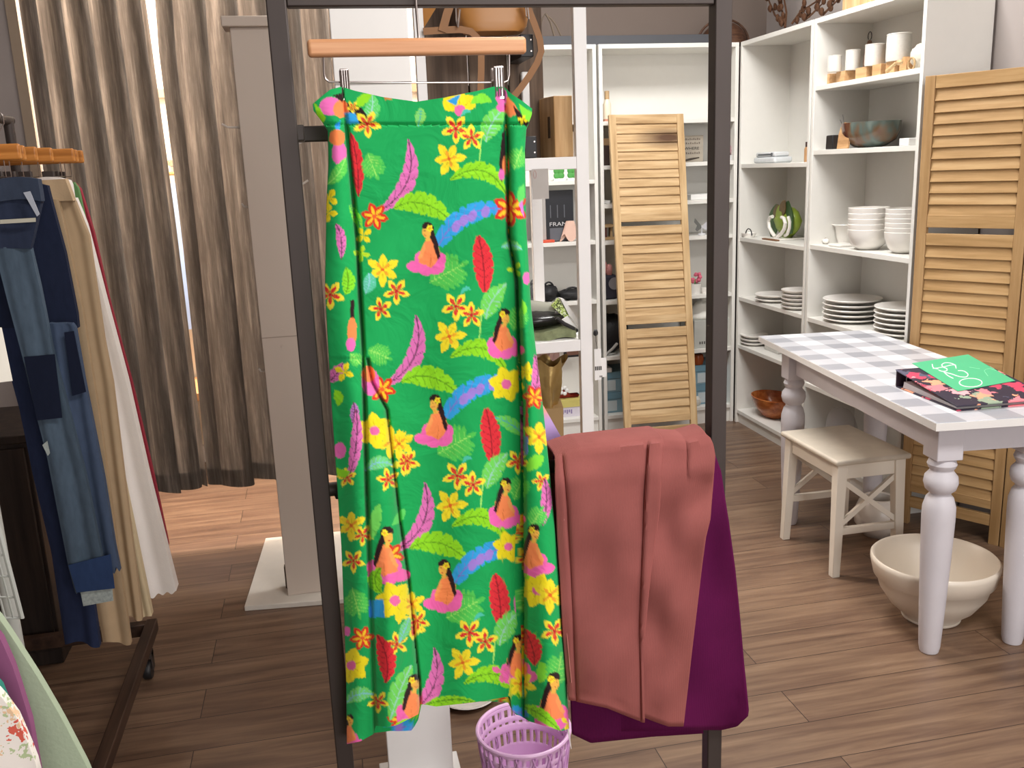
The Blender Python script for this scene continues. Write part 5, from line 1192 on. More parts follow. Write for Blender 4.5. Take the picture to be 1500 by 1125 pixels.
def monstera(cx, cy, r, rot=0.0, col=GRNL):
    """split leaf: seven rounded fingers on each side of a rib"""
    ax = np.array([math.cos(rot), math.sin(rot)]); nx = np.array([-ax[1], ax[0]]); c = np.array([cx, cy])
    fill(oval(r*0.62, r*0.40, cx-ax[0]*r*.05, cy-ax[1]*r*.05, rot), col)
    for k in range(6):
        q = -0.62+k*0.27
        for sg in (1, -1):
            b = c+ax*r*(q*0.75); L = r*(0.78-0.5*max(0, q-0.2)-0.25*max(0, -q-0.3)); d = nx*sg*0.86+ax*0.42; d = d/np.linalg.norm(d)
            m = b+d*L*0.5; fill(oval(L*0.55, r*0.10, m[0], m[1], math.atan2(d[1], d[0]), 14), col)
            p = np.array([-d[1], d[0]])*0.5; fill([b+p, b+d*L*0.95, b-p], '#a6ea6e', 0.75)
    e = c+ax*r*0.85; fill(oval(r*0.25, r*0.11, e[0], e[1], rot, 12), col)
    a = c-ax*r*0.7; p = nx*0.6; fill([a+p, e+p, e-p, a-p], '#a6ea6e', 0.8)
def dancer(cx, cy, s=1.0, flip=False, hat=True):
    """seated figure of the print: pink petal skirt, coral body, dark plait"""
    T = lambda p: xf(p, cx, cy, s, 0, flip)
    for ox, oy, ra, rb, ro in ((-19, 22, 15, 9, 0.1), (-4, 26, 12, 10, 0.0), (12, 23, 14, 11, -0.3), (17, 12, 10, 12, 0.3), (-10, 10, 12, 12, 0)):
        q = T([(ox, oy)])[0]; fill(oval(ra*s, rb*s, q[0], q[1], -ro if flip else ro), '#f067b4')
    fill(T([(-16, 16), (-12, -2), (-7, -15), (2, -21), (9, -20), (16, -8), (18, 4), (12, 16), (4, 24), (-4, 20), (-10, 18)]), '#f98d55')
    fill(T([(-7, -15), (-11, -4), (-17, 8), (-15, 12), (-9, 6), (-4, -6)]), '#f7a05c')
    fill(T([(3, 0), (4, 12), (2, 24), (1.2, 24), (2.6, 12)]), '#c9622e', 0.7)
    fill(T([(-10, -42), (-5, -47), (3, -46), (8, -40), (8, -32), (12, -22), (15, -10), (18, 6), (15, 11), (11, 2), (8, -10), (4, -20), (1, -26), (2, -36), (-10, -38)]), DKC)
    q = T([(-3, -31)])[0]; fill(oval(6.5*s, 8.5*s, q[0], q[1]), '#efb64c')
    fill(T([(-5, -24), (1, -24), (3, -17), (-4, -17)]), '#efb64c')
    fill(T([(-11, -38), (-5, -44), (4, -42), (4, -35), (0, -37.5), (-10, -36.5)]), DKC)
    q = T([(2, -37)])[0]; petals(q[0], q[1], 5.5*s, 5, '#f6e531', None, 0.4, 0.4, core='#f0a030', corer=0.3)
    fill(T([(-8, -27), (-4, -25.5), (-1, -27.5), (-4, -27)]), '#c04a3a'); fill(T([(-8, -33), (-5, -34), (-5, -33)]), DKC); fill(T([(-2, -34), (1, -33), (-2, -33)]), DKC)
def group_a(dx, dy, k=1.0):
    T = lambda x, y: (x+dx, 370+(y-370)*k+dy)
    leaf(T(552, 312), T(618, 276), T(598, 204), 25, '#dd72b8', '#5f3a52', 7, 0.2)
    fire(*T(549, 317), 21)
    leaf(T(577, 306), T(618, 280), T(662, 326), 34, LIME, '#5c9a18', 6, 0.3)
    monstera(*T(652, 402), 36, -0.5)
    leaf(T(643, 360), T(668, 306), T(736, 304), 29, BLUEC, '#7a6fd0', 9, 0.4, True, 0.28)
    for q in (0.35, 0.5, 0.65, 0.8): p = bez(T(643, 360), T(668, 306), T(736, 304))[int(q*23)]; fill(oval(6, 9, p[0]+3, p[1]+3, 0.4), '#a77ad6', 0.85)
    dancer(*T(628, 370), 0.95)
    leaf(T(710, 428), T(711, 385), T(701, 346), 30, '#de2f3a', '#8a1a24', 7, 0.22, True, 0.55)
    lily(*T(561, 395), 24); star(*T(581, 427), 19); star(*T(558, 453), 17, 0.7)
def group_b(dx, dy, girl=True):
    T = lambda x, y: (x+dx, y+dy)
    leaf(T(712, 468), T(715, 440), T(742, 416), 30, '#6fd45a', '#9ad0c0', 5, 0.2)
    leaf(T(690, 425), T(682, 418), T(675, 432), 6, '#49c0a8', None, 3, 0)
    fill(oval(0.9, 28, *T(704, 478), 0.1), '#a6ea6e')
    star(*T(668, 449), 21); star(*T(691, 462), 19, 0.9); lily(*T(658, 493), 24, -2.2)
    leaf(T(660, 524), T(712, 486), T(742, 545), 27, LIME, '#5c9a18', 6, 0.3)
    if girl: monstera(*T(757, 470), 22, -1.2); dancer(*T(738, 494), 0.9, True)
# print layout on the cloth
for dx, dy, k in ((0, 0, 1), (11, 252, 0.97), (24, 494, 0.95), (38, 736, 0.95)): group_a(dx, dy, k)
petals(674, 162, 30, 3, YEL, None, -2.5, 0.42, core='#ea6ba8', corer=0.28, arc=2.6); group_b(0, -260, False)
group_b(0, 0); group_b(2, 248); group_b(20, 478)
bigyel(742, 563, 27); bigyel(745, 801, 24); fire(748, 306, 27, 0.5)
leaf((612, 186), (618, 170), (616, 158), 16, '#86d862', '#3fb0a8', 3, 0.1); leaf((535, 178), (550, 165), (545, 138), 24, '#5fd06a', '#9fd7c8', 4, 0.2); leaf((520, 160), (530, 145), (545, 138), 15, LIME, None, 4, 0.2)
leaf((720, 150), (705, 138), (690, 152), 15, '#7fe03a', None, 3, 0.2); fill(oval(9, 12, 735, 142), PINKC); fill(oval(8, 6, 735, 158), PINKC); fill([(560, 138), (570, 136), (575, 146), (565, 147)], '#c98a4a')
fill([(655, 148), (675, 138), (668, 155)], BLUEC)
# side folds, left
fill(oval(16, 14, 484, 156), PINKC); fill(oval(12, 13, 500, 160), ORA); fill([(488, 140), (505, 136), (502, 150)], DKC); fill([(460, 150), (470, 160), (478, 175), (468, 185)], LIME)
fill([(508, 150), (530, 158), (540, 172), (528, 182), (512, 168)], DKC); star(517, 157, 9); fill([(505, 165), (520, 166), (527, 182), (508, 182)], BLUEC); fill([(490, 185), (500, 175), (496, 200)], BLUEC); star(538, 182, 20, 0.2)
fill(oval(11, 18, 497, 224), PINKC); fill(oval(12, 12, 494, 202), ORA); leaf((525, 288), (527, 240), (514, 195), 20, '#dc2c36', '#8a1a24', 8, 0.2); monstera(545, 240, 24, 1.2); leaf((480, 270), (500, 255), (506, 232), 20, '#55c84f', '#8ce06a', 4, 0.2)
petals(482, 290, 15, 4, YEL, None, 0.6, 0.34); petals(481, 312, 14, 4, YEL, None, 0.1, 0.34); leaf((500, 380), (504, 345), (492, 328), 15, '#dd72b8', '#5f3a52', 5, 0.2); leaf((512, 300), (525, 320), (530, 340), 13, '#7fe03a', '#2fa060', 3, 0.2); petals(533, 345, 14, 4, YEL, None, 0.9, 0.3); petals(530, 372, 13, 4, '#b5e22a', None, 0.2, 0.3)
star(484, 432, 21); leaf((506, 432), (515, 415), (507, 392), 20, '#84dc2a', '#5c9a18', 4, 0.2); leaf((535, 430), (545, 415), (540, 400), 20, '#58c9a0', '#8cd0d8', 3, 0.1); fill([(513, 440), (519, 440), (520, 500), (514, 510)], DKC); fill(oval(7, 20, 516, 485), ORA); fill(oval(7, 10, 514, 505), PINKC)
monstera(553, 518, 22, 0.4); monstera(520, 525, 14, 0.8); leaf((482, 560), (495, 548), (503, 532), 20, '#dd72b8', '#5f3a52', 4, 0.2); petals(504, 545, 15, 4, YEL, None, 0.4, 0.3); fill(oval(13, 20, 543, 560), PINKC); fill(oval(10, 12, 540, 548), ORA); leaf((495, 595), (500, 580), (490, 572), 14, LIME, None, 3, 0.2); leaf((517, 620), (522, 605), (518, 590), 14, '#c97fd0', '#5f3a52', 4, 0.2)
bigyel(549, 631, 27, 0.4); lily(585, 650, 22); star(597, 676, 18); leaf((510, 705), (528, 650), (522, 600), 18, '#dd72b8', '#5f3a52', 7, 0.2); fill(oval(9, 12, 498, 660), PINKC); leaf((535, 690), (555, 670), (575, 682), 20, '#6fd07a', '#7fc4d8', 5, 0.2); star(508, 700, 14, 0.8); leaf((493, 685), (502, 700), (512, 690), 12, LIME, None, 3, 0)
lily(515, 770, 22); star(531, 784, 16); star(518, 822, 17); leaf((545, 790), (550, 760), (556, 738), 18, '#6fd45a', None, 4, 0.2); dancer(566, 820, 1.05, True); leaf((575, 770), (590, 755), (592, 745), 12, '#5ccf62', None, 3, 0.1); leaf((560, 870), (540, 850), (558, 832), 22, LIME, '#5c9a18', 5, 0.2)
bigyel(579, 880, 30, 0.1); fill([(540, 880), (562, 878), (564, 905), (541, 905)], BLUEC); monstera(521, 880, 26, 1.3); lily(603, 885, 20); star(612, 910, 18); leaf((565, 1000), (575, 965), (552, 930), 28, '#dc2c36', '#8a1a24', 7, 0.25); fire(531, 935, 19, 0.9); bigyel(515, 975, 27, 0.7); leaf((585, 942), (595, 920), (600, 905), 16, '#6fd07a', '#7fc4d8', 3, 0.1)
leaf((572, 1055), (585, 1010), (603, 975), 32, '#6fd45a', '#9ad0c0', 5, 0.25); star(554, 1028, 16); dancer(606, 1032, 0.95, True); leaf((508, 1030), (525, 1010), (548, 1018), 22, '#6fd06a', '#7fc4d8', 5, 0.2); dancer(512, 1075, 0.6, True); leaf((575, 1070), (595, 1055), (612, 1062), 14, LIME, None, 3, 0.1); fill(oval(6, 7, 508, 925), PINKC)
# side folds, right
fill([(742, 140), (752, 150), (762, 165), (748, 172), (740, 165)], '#f58a52'); fill([(752, 155), (776, 178), (772, 186), (760, 180)], DKC); fill([(760, 152), (780, 165), (778, 182), (766, 172)], '#7fdc3a'); petals(766, 176, 8, 4, YEL, None, 0.3, 0.3)
fill([(736, 195), (743, 188), (744, 240), (735, 268), (731, 240)], DKC); fill(oval(5, 14, 741, 242), ORA); fill(oval(5, 8, 735, 256), PINKC); monstera(758, 235, 20, -1.2); leaf((765, 300), (760, 285), (768, 270), 12, '#5ccf62', None, 3, 0.2)
fill([(760, 300), (766, 292), (768, 320)], '#d07fd0'); leaf((735, 362), (750, 355), (765, 366), 14, '#6fd06a', '#7fc4d8', 4, 0.1); fill(oval(6, 9, 772, 408), PINKC); leaf((765, 440), (770, 450), (768, 462), 8, '#7fdc3a', None, 3, 0.1); petals(755, 395, 12, 3, '#b5e22a', None, 1.0, 0.3)
petals(771, 545, 15, 5, YEL, None, 1.2, 0.3); leaf((778, 585), (796, 550), (783, 520), 18, '#dd72b8', '#5f3a52', 6, 0.2); fire(783, 582, 19, 0.1); fill([(768, 650), (772, 560), (775, 650)], '#cc4a40'); bigyel(742, 563, 27)
lily(790, 640, 24); star(759, 676, 18); leaf((770, 640), (750, 618), (725, 612), 20, '#6fd45a', '#4fb0b0', 5, 0.2); fill([(768, 640), (774, 640), (774, 665), (768, 668)], '#6a8fe0'); leaf((772, 690), (785, 675), (797, 668), 20, '#7fdc3a', None, 4, 0.2); star(793, 705, 14, 0.6); leaf((795, 770), (805, 735), (798, 700), 17, '#dd72b8', '#5f3a52', 6, 0.2); monstera(785, 760, 20, -1.0)
dancer(781, 812, 0.95, True); bigyel(787, 865, 27, 0.9); lily(806, 872, 26); fill(oval(7, 16, 760, 885), PINKC); leaf((768, 840), (775, 850), (772, 842), 8, LIME, None, 3, 0); star(812, 925, 20, 0.2); leaf((783, 975), (785, 950), (768, 922), 28, '#dc2c36', '#8a1a24', 7, 0.25); lily(763, 1002, 22, -1.8); leaf((790, 970), (800, 985), (790, 1000), 20, '#7fdc3a', None, 4, 0.2)
monstera(818, 985, 28, -1.4); dancer(810, 1034, 1.05, True); leaf((765, 1035), (790, 1040), (822, 1072), 18, LIME, '#5c9a18', 6, 0.2); petals(832, 1060, 12, 3, YEL, None, 1.8, 0.3); petals(735, 985, 16, 3, '#ea6ba8', None, -0.6, 0.3)
leaf((620, 1034), (660, 1018), (700, 1030), 12, LIME, '#4f8f1a', 8, 0.3)
PR = CV.reshape(SH_, SS, SW_, SS, 3).mean((1, 3))
def sample(px, py):
    i = np.clip(np.round((np.asarray(py)-SY0)*1).astype(int), 0, SH_-1); j = np.clip(np.round(np.asarray(px)-SX0).astype(int), 0, SW_-1); return PR[i, j]
SKM = attr_mat('printed_viscose')
xl_pts = [(150, 458), (162, 459), (176, 470), (192, 480), (240, 481), (300, 478), (420, 476), (500, 480), (600, 486), (700, 493), (800, 500), (900, 504), (1000, 507), (1090, 508)]
xr_pts = [(150, 780), (168, 779), (190, 771), (220, 769), (330, 771), (450, 778), (520, 786), (600, 796), (700, 806), (800, 815), (900, 823), (1000, 830), (1070, 834)]
top_pts = [(456, 154), (470, 142), (484, 131), (500, 127), (520, 133), (560, 142), (610, 149), (650, 143), (700, 133), (722, 127), (738, 127), (750, 138), (765, 148), (781, 160)]
hem_pts = [(508, 1090), (528, 1086), (548, 1075), (550.5, 1063), (567, 1065), (582, 1062), (614, 1046), (617, 1031), (640, 1035), (702, 1028), (749, 1020), (752, 1042), (777, 1057), (823, 1071), (834, 1067)]
xA_pts = [(120, 503), (170, 506), (350, 523), (500, 533), (560, 545), (600, 566), (763, 585), (850, 598), (997, 613), (1060, 616)]
xA2_pts = [(120, 503), (170, 506), (350, 523), (500, 531), (600, 534), (716, 537), (1060, 549)]
xC_pts = [(120, 737), (170, 740), (411, 756), (500, 757), (560, 752), (620, 738), (700, 742), (900, 749), (1060, 751)]
xB_pts = [(120, 738), (170, 741), (344, 745), (411, 757), (500, 761), (600, 766), (1060, 768)]
def ss(x): x = min(1, max(0, x)); return x*x*(3-2*x)
def skirt_depth(x, y, xl, xr):
    """how far the front stands towards the viewer"""
    v = (y-130)/940; xa, xa2, xc, xb = interp(y, xA_pts), interp(y, xA2_pts), interp(y, xC_pts), interp(y, xB_pts)
    low = ss((v-0.1)/0.7)
    if x < xa:
        s = (x-xl)/max(1, xa-xl); d = (0.020+0.022*low)*math.sin(math.pi*min(1, 0.12+0.80*s))**0.8
        if xa-xa2 > 6: q = (x-xa2)/max(1, xa-xa2); d += 0.012*low*(math.sin(math.pi*max(0, q)) if q > 0 else -0.25)
        d += 0.004*low*math.sin((x-xl)/8.0+y/170)
    elif x > xb:
        s = (x-xb)/max(1, xr-xb); d = (0.018+0.026*low)*math.sin(math.pi*(0.1+0.8*s))**0.8
        d += 0.007*low*math.sin((x-xb)/10.5+y/260)
    else:
        s = (x-xa)/max(1, xb-xa); d = 0.010-0.008*low+0.006*math.sin(3*math.pi*s+y/300)*(0.3+low)+0.003*math.sin(8*s+y/55)*(1-low*0.6)+0.0022*math.sin(y/21+7*s)*math.exp(-((y-420)/160)**2)
        if x > xc: q = (x-xc)/max(1, xb-xc); d -= 0.008*math.sin(math.pi*min(1, q*0.7))
    for xe, wd in ((xa2, 2.6), (xb, 2.6)): d -= 0.020*math.exp(-((x-xe)/wd)**2)*ss((y-140)/60)*(1-0.55*ss((y-700)/200) if xe == xa2 else 1)
    if xa-xa2 > 6: d -= 0.016*math.exp(-((x-xa)/2.5)**2)
    if y < 184: d *= 0.55; d += 0.004*ss((184-y)/6)
    return d
SKY = 1.314
NU, NV, NB = 250, 470, 60
def skirt_mesh(v0, v1):
    js = [j for j in range(NV+1) if v0 <= j/NV <= v1]
    vs = []; cols_x = []; cols_y = []; W_ = NU+1+NB
    for j in js:
        v = j/NV
        for i in range(W_):
            if i <= NU:
                u = i/NU; ux = lerp(458, 780, u); yt = interp(ux, top_pts); yh = interp(lerp(508, 834, u), hem_pts); y = lerp(yt, yh, v)
                xl, xr = interp(y, xl_pts), interp(y, xr_pts); x = lerp(xl, xr, u); d = skirt_depth(x, y, xl, xr)
                p = P(x, y, Y=SKY-d); cx, cy = x, y
            else:
                u = 1-(i-NU)/(NB+1); ux = lerp(458, 780, u); yt = interp(ux, top_pts)+1; yh = interp(u, [(0, 1086), (0.2, 1076), (0.30, 1079), (0.335, 1060), (0.345, 1041), (0.74, 1036), (0.76, 1052), (1, 1066)])
                y = lerp(yt, yh, v); xl, xr = interp(y, xl_pts), interp(y, xr_pts); x = lerp(xl, xr, u); q = math.sin(math.pi*u)**0.6
                p = P(x, y, Y=SKY); p = Vector((p.x, min(1.335, SKY+(0.006+0.012*ss(v*4))*q+0.003*math.sin(22*u)*v), p.z)); cx, cy = 1290-x, y
            vs.append(p); cols_x.append(cx); cols_y.append(cy)
    fs = []
    for j in range(len(js)-1):
        for i in range(W_): a = j*W_+i; b = j*W_+(i+1) % W_; fs.append((a, b, b+W_, a+W_))
    return vs, fs, sample(cols_x, cols_y)
zc = P(620, 140, Y=SKY)
t = thing('skirt', 'long green tropical print skirt with dancers clipped to the wooden hanger', 'skirt', zc)
for nm, v0, v1 in (('waistband', 0, 21/NV), ('skirt_body', 21/NV, 1)):
    vs, fs, cc = skirt_mesh(v0, v1); mb = MB(); mb.v = [tuple(p) for p in vs]; mb.f = fs
    o = build(nm, mb, SKM, t, smooth=75)
    at_ = o.data.color_attributes.new('print', 'FLOAT_COLOR', 'POINT')
    at_.data.foreach_set('color', np.concatenate([cc, np.ones((len(cc), 1), np.float32)], 1).astype(np.float32).ravel())
a, b = P(832, 1064, Y=SKY), P(837, 1096, Y=SKY)
build('care_tag', MB().prism([(a.x-0.002, a.z), (a.x+0.001, a.z), (b.x, b.z), (b.x-0.001, b.z-0.001)], lambda x, z, d: (x, d, z), SKY-0.001, SKY+0.0005), mat('white_satin', '#efe9e6'), t, smooth=0)

# ------------------------------------------------------------------ trousers folded over the cross bar
def drape(name, parent, m, xl, xr, top, hem, Yf, Yb, bulge, nu=60, nv=90, back_short=60, solid=0.006):
    """cloth over the bar: back, over the top, front; outlines in the photo's units at the front plane"""
    def f(u, v):
        if v < 0.34:
            q = v/0.34; yt = top(u); y = lerp(hem(u)-back_short, yt+6, q); x = lerp(xl(yt+(y-yt)*0.8), xr(yt+(y-yt)*0.8), u); p = P(x, y, Y=Yf)
            return (p.x, Yb+0.004*math.sin(9*u+y/80), p.z)
        if v < 0.44:
            q = (v-0.34)/0.10; yt = top(u); x = lerp(xl(yt), xr(yt), u); p = P(x, yt+6, Y=Yf); pt = P(x, yt, Y=Yf); a = math.pi*q
            return (p.x, lerp(Yb, Yf, 0.5-0.5*math.cos(a)), p.z+(pt.z-p.z)*math.sin(a))
        q = (v-0.44)/0.56; yt = top(u); y = lerp(yt+6, hem(u), q); x = lerp(xl(y), xr(y), u); p = P(x, y, Y=Yf-bulge(x, y, u, q))
        return tuple(p)
    o = build(name, MB().grid(f, nu, nv), m, parent, smooth=75)
    md = o.modifiers.new('thick', 'SOLIDIFY'); md.thickness = solid; md.offset = 0
    return o
RUST = cord_mat('rust_corduroy', '#8c514d'); BURG = cord_mat('burgundy_corduroy', '#540f3e')
L = lambda pts: (lambda y: interp(y, pts))
bz = zpb+0.012
# burgundy pair, under
t = thing('burgundy_trousers', 'burgundy purple corduroy trousers under the rust pair', 'trousers', P(1000, 650, Y=RY))
fr_e = L([(640, 1034), (660, 1044), (690, 1055), (760, 1067), (830, 1076), (920, 1085), (1000, 1093), (1040, 1097), (1062, 1094)])
drape('leg', t, BURG, L([(640, 880), (1080, 905)]), fr_e, lambda u: lerp(652, 640, u), lambda u: interp(u, [(0, 1070), (0.8, 1068), (0.93, 1063), (1, 1048)]), RY-0.022, RY+0.017, lambda x, y, u, q: 0.010*q*math.sin(3+8*u+q*1.5)+0.012*ss(q*3)+0.004*math.sin(x/13+y/60)+0.003*math.sin(y/37-x/21)-0.0018*math.exp(-((y-1022)/1.6)**2))
drape('leg', t, BURG, L([(660, 818), (900, 830), (1080, 838)]), L([(640, 1000), (1080, 1030)]), lambda u: lerp(666, 650, u), lambda u: interp(u, [(0, 1074), (0.14, 1087), (0.6, 1078), (1, 1073)]), RY-0.0185, RY+0.0145, lambda x, y, u, q: 0.004*q*math.sin(7*u))
# rust pair, on top
t = thing('rust_trousers', 'rust pink corduroy trousers folded over the rack bar', 'trousers', P(930, 650, Y=RY))
line_r = L([(640, 971), (749, 964), (833, 952), (945, 941), (1057, 943)])
line_l = L([(640, 949), (740, 943), (926, 936), (1060, 938)])
topf = lambda x: interp(x, [(812, 666), (830, 659), (850, 653), (949, 642), (971, 640), (1000, 642), (1034, 633)])
def bl_left(x, y, u, q):
    d = 0.014*ss(q*8)+0.010*math.sin(math.pi*min(1, u*0.95+0.05))**0.5
    xs_ = line_l(y); d += 0.009*ss((x-xs_)/5)                       # the overlapping fold stands forward
    d += 0.005*math.sin(u*4.5+q*6)*q+0.003*math.sin(x/13+y/26)*math.exp(-((y-740)/60)**2)+0.0022*math.sin(x/27-y/31)+0.0015*math.sin(x/11+y/60)
    d += 0.0022*math.sin(x/17+y/37)*math.sin(y/29-x/43)-0.0016*math.exp(-((y-interp(x, [(834, 1012), (943, 1040)]))/1.6)**2)
    d -= 0.006*math.exp(-((x-interp(y, [(650, 822), (745, 831), (1060, 846)]))/3)**2)
    return d
def bl_right(x, y, u, q):
    d = 0.010*ss(q*8)+0.010*math.sin(math.pi*min(1, max(0, u*0.9+0.1)))**0.6
    d += 0.007*math.sin((x*0.9+y)/19)*math.exp(-((y-745)/55)**2)+0.006*math.sin((x-0.6*y)/17)*math.exp(-((y-860)/110)**2)
    d += 0.005*ss((y-700)/-8)*ss((x-1005)/6)-0.0016*math.exp(-((y-interp(x, [(940, 1036), (1000, 1046)]))/1.6)**2)
    d += 0.0025*math.sin(x/9+y/23)*math.sin(y/31-x/40)
    return d
drape('leg', t, RUST, L([(640, 940), (1070, 928)]), L([(633, 1034), (648, 1042), (666, 1046), (758, 1039), (786, 1032), (898, 1018), (1064, 999)]), lambda u: topf(lerp(940, 1034, u)), lambda u: interp(u, [(0, 1040), (0.2, 1050), (0.7, 1063), (1, 1063)]), RY-0.034, RY+0.022, bl_right)
drape('leg', t, RUST, L([(660, 813), (716, 813), (926, 824), (1030, 834)]), line_r, lambda u: topf(lerp(813, 971, u)), lambda u: interp(u, [(0, 1024), (0.5, 1036), (0.96, 1056), (1, 1057)]), RY-0.046, RY+0.026, bl_left, nu=80, nv=110)
RUSTL = cord_mat('rust_seam_thread', '#b0706a')
build('side_seam', MB().tube([P(interp(y, [(660, 820), (745, 829), (926, 833), (1022, 842)])-3, y, Y=RY-0.066) for y in range(760, 1020, 20)], 0.0009, 6), RUSTL, t)

# ------------------------------------------------------------------ pastel blouse on the side arm, behind the skirt
PST = D.materials.new('peach_lavender_dye'); PST.use_nodes = True; nt = PST.node_tree; b = nt.nodes['Principled BSDF']; b.inputs['Roughness'].default_value = 0.9
tc = N(nt, 'ShaderNodeTexCoord'); sp = N(nt, 'ShaderNodeSeparateXYZ'); nz = N(nt, 'ShaderNodeTexNoise'); nz.inputs['Scale'].default_value = 14
ad = N(nt, 'ShaderNodeMath', operation='MULTIPLY_ADD'); ad.inputs[1].default_value = 0.06; nt.links.new(tc.outputs['Object'], sp.inputs[0]); nt.links.new(tc.outputs['Object'], nz.inputs['Vector']); nt.links.new(nz.outputs['Fac'], ad.inputs[0]); nt.links.new(sp.outputs[2], ad.inputs[2])
mr = N(nt, 'ShaderNodeMapRange'); mr.inputs[1].default_value = 1.035; mr.inputs[2].default_value = 1.14; nt.links.new(ad.outputs[0], mr.inputs[0])
rr_ = ramp(nt, [(0.0, '#b9a0e0'), (0.3, '#c7a8e2'), (0.45, '#f2a79c'), (1.0, '#f3a489')]); nt.links.new(mr.outputs[0], rr_.inputs[0]); nt.links.new(rr_.outputs[0], b.inputs['Base Color'])
BLY = AYY
bt = [(520, 655), (545, 610), (575, 560), (620, 490), (650, 480), (690, 480), (720, 490), (768, 540), (785, 575), (803, 606), (825, 645), (838, 668)]
def blouse(u, v):
    x = lerp(520, 838, u); yt = interp(x, bt); yb = interp(x, [(520, 680), (572, 690), (580, 905), (770, 905), (778, 690), (838, 682)])
    p = P(x, lerp(yt, yb, v), Y=BLY); return (p.x, BLY+0.003+0.008*math.sin(14*u+2*v)*v, p.z)
tag(build('blouse', MB().sheet(blouse, 60, 30, 0.014), PST, smooth=75), 'peach and lavender blouse hanging behind the green skirt', 'blouse')
hc = P(668, 200, Y=BLY)
hc = Vector((hc.x, BLY, za+0.0155))
t = thing('blouse_hanger', 'wooden hanger holding the pastel blouse behind the skirt', 'hanger', hc)
bxs = [P(x, interp(x, bt)-3, Y=BLY+0.008) for x in (580, 610, 650, 690, 720, 760)]
build('shoulder_bar', MB().tube([Vector((p.x, BLY+0.008, p.z+0.002)) for p in bxs], 0.006, 8), HW_, t)
build('hook', MB().tube([(bxs[2].x+0.01, BLY+0.008, bxs[2].z)]+[(bxs[2].x+0.01, BLY+0.0165, za-0.03)]+[(bxs[2].x+0.01, BLY+0.0165*math.cos(a), za+0.0125+0.004*math.sin(a)) for a in [math.pi*k/6 for k in range(7)]]+[(bxs[2].x+0.01, BLY-0.0165, za-0.004)], 0.0015, 6), CHROME, t)

# ------------------------------------------------------------------ lavender basket and dish on the floor
rz_ = 0.235
rc = P(767, 1068, Z=rz_); rL, rR = P(701, 1062, Y=rc.y), P(834, 1066, Y=rc.y); R1 = (rR.x-rL.x)/2; R0 = R1*0.74
LAV = mat('lavender_plastic', '#eabfe8', rough=0.35, mottle=0.02, spec=0.5)
t = thing('waste_basket', 'lavender plastic lattice basket below the skirt hem', 'basket', (rc.x, rc.y, 0))
n_, m_ = 72, 40
mb = MB(); vs = []
for j in range(m_+1):
    z = rz_*j/m_; r_ = lerp(R0, R1, j/m_)
    for i in range(n_): a = 2*math.pi*i/n_; vs.append((rc.x+r_*math.cos(a), rc.y+r_*math.sin(a), 0.002+z))
fs = []
for j in range(m_):
    for i in range(n_):
        if i % 2 == 0 and (35 <= j <= 37 or 32 <= j <= 32 or 24 <= j <= 28): continue
        a = j*n_+i; b = j*n_+(i+1) % n_; fs.append((a, b, b+n_, a+n_))
fs.append(tuple(range(n_-1, -1, -1)))
mb.add(vs, fs); o = build('basket_wall', mb, LAV, t, smooth=30); md = o.modifiers.new('thick', 'SOLIDIFY'); md.thickness = 0.0022
build('rim', MB().tube([(rc.x+R1*math.cos(2*math.pi*k/72), rc.y+R1*math.sin(2*math.pi*k/72), rz_+0.002) for k in range(72)], 0.0045, 8, closed=True), LAV, t)
mb = MB(); nl = 18
for s in (1, -1):
    for k in range(nl):
        pts = []
        for q in range(9):
            f_ = q/8; z = lerp(0.03, rz_*0.97, f_); r_ = lerp(R0, R1, z/rz_)+0.002; a = 2*math.pi*(k+s*f_*1.6)/nl; pts.append((rc.x+r_*math.cos(a), rc.y+r_*math.sin(a), 0.002+z))
        mb.tube(pts, 0.0022, 5)
build('lattice', mb, mat('lavender_plastic_dark', '#d8a6d9', rough=0.35), t)
dc = P(692, 1038, Z=0.02)
t = thing('white_dish', 'white round dish on the floor behind the lavender basket', 'dish', (dc.x, dc.y+0.06, 0))
build('dish_body', MB().lathe([(0, 0), (0.05, 0), (0.075, 0.018), (0.082, 0.022), (0.08, 0.025), (0.07, 0.02), (0.045, 0.006), (0, 0.005)], (dc.x, dc.y+0.075, 0), 40, cap=False), CERAMIC, t, smooth=60)
build('foot_ring', MB().tube([(dc.x+0.045*math.cos(k*math.pi/16), dc.y+0.075+0.045*math.sin(k*math.pi/16), 0.002) for k in range(32)], 0.002, 6, closed=True), CERAMIC, t)

# ================================================================== left side: rolling rack with trousers
DARKW = wood('dark_walnut', [(0.3, '#1d1613'), (0.5, '#2f2520'), (0.7, '#40332b')], axis=2, fine=30, along=2, rough=0.55)
DRAIL = wood('dark_brown_rail', [(0.3, '#2a1d16'), (0.5, '#3c2a20'), (0.7, '#4d382b')], axis=1, fine=40, along=2, rough=0.5)
bx_ = -0.60; BARX, BARZ = -0.78, 1.615
t = thing('rolling_rack', 'dark rolling clothes rack carrying jeans and trousers', 'clothes rack', (BARX, 2.2, 0))
for x in (bx_, -0.98): build('base_rail', MB().box((x-0.016, 1.45, 0.085), (x+0.016, 2.80, 0.125)), DRAIL, t, bevel=0.003)
for y in (1.47, 2.78):
    build('base_cross', MB().box((-0.98, y-0.016, 0.085), (bx_, y+0.016, 0.124)), DRAIL, t, bevel=0.002)
    build('upright', MB().tube([(BARX, y, 0.12), (BARX, y, BARZ)], 0.013, 12), BLACKMETAL, t)
build('hang_bar', MB().tube([(BARX, 1.45, BARZ), (BARX, 2.80, BARZ)], 0.0125, 14), BLACKMETAL, t)
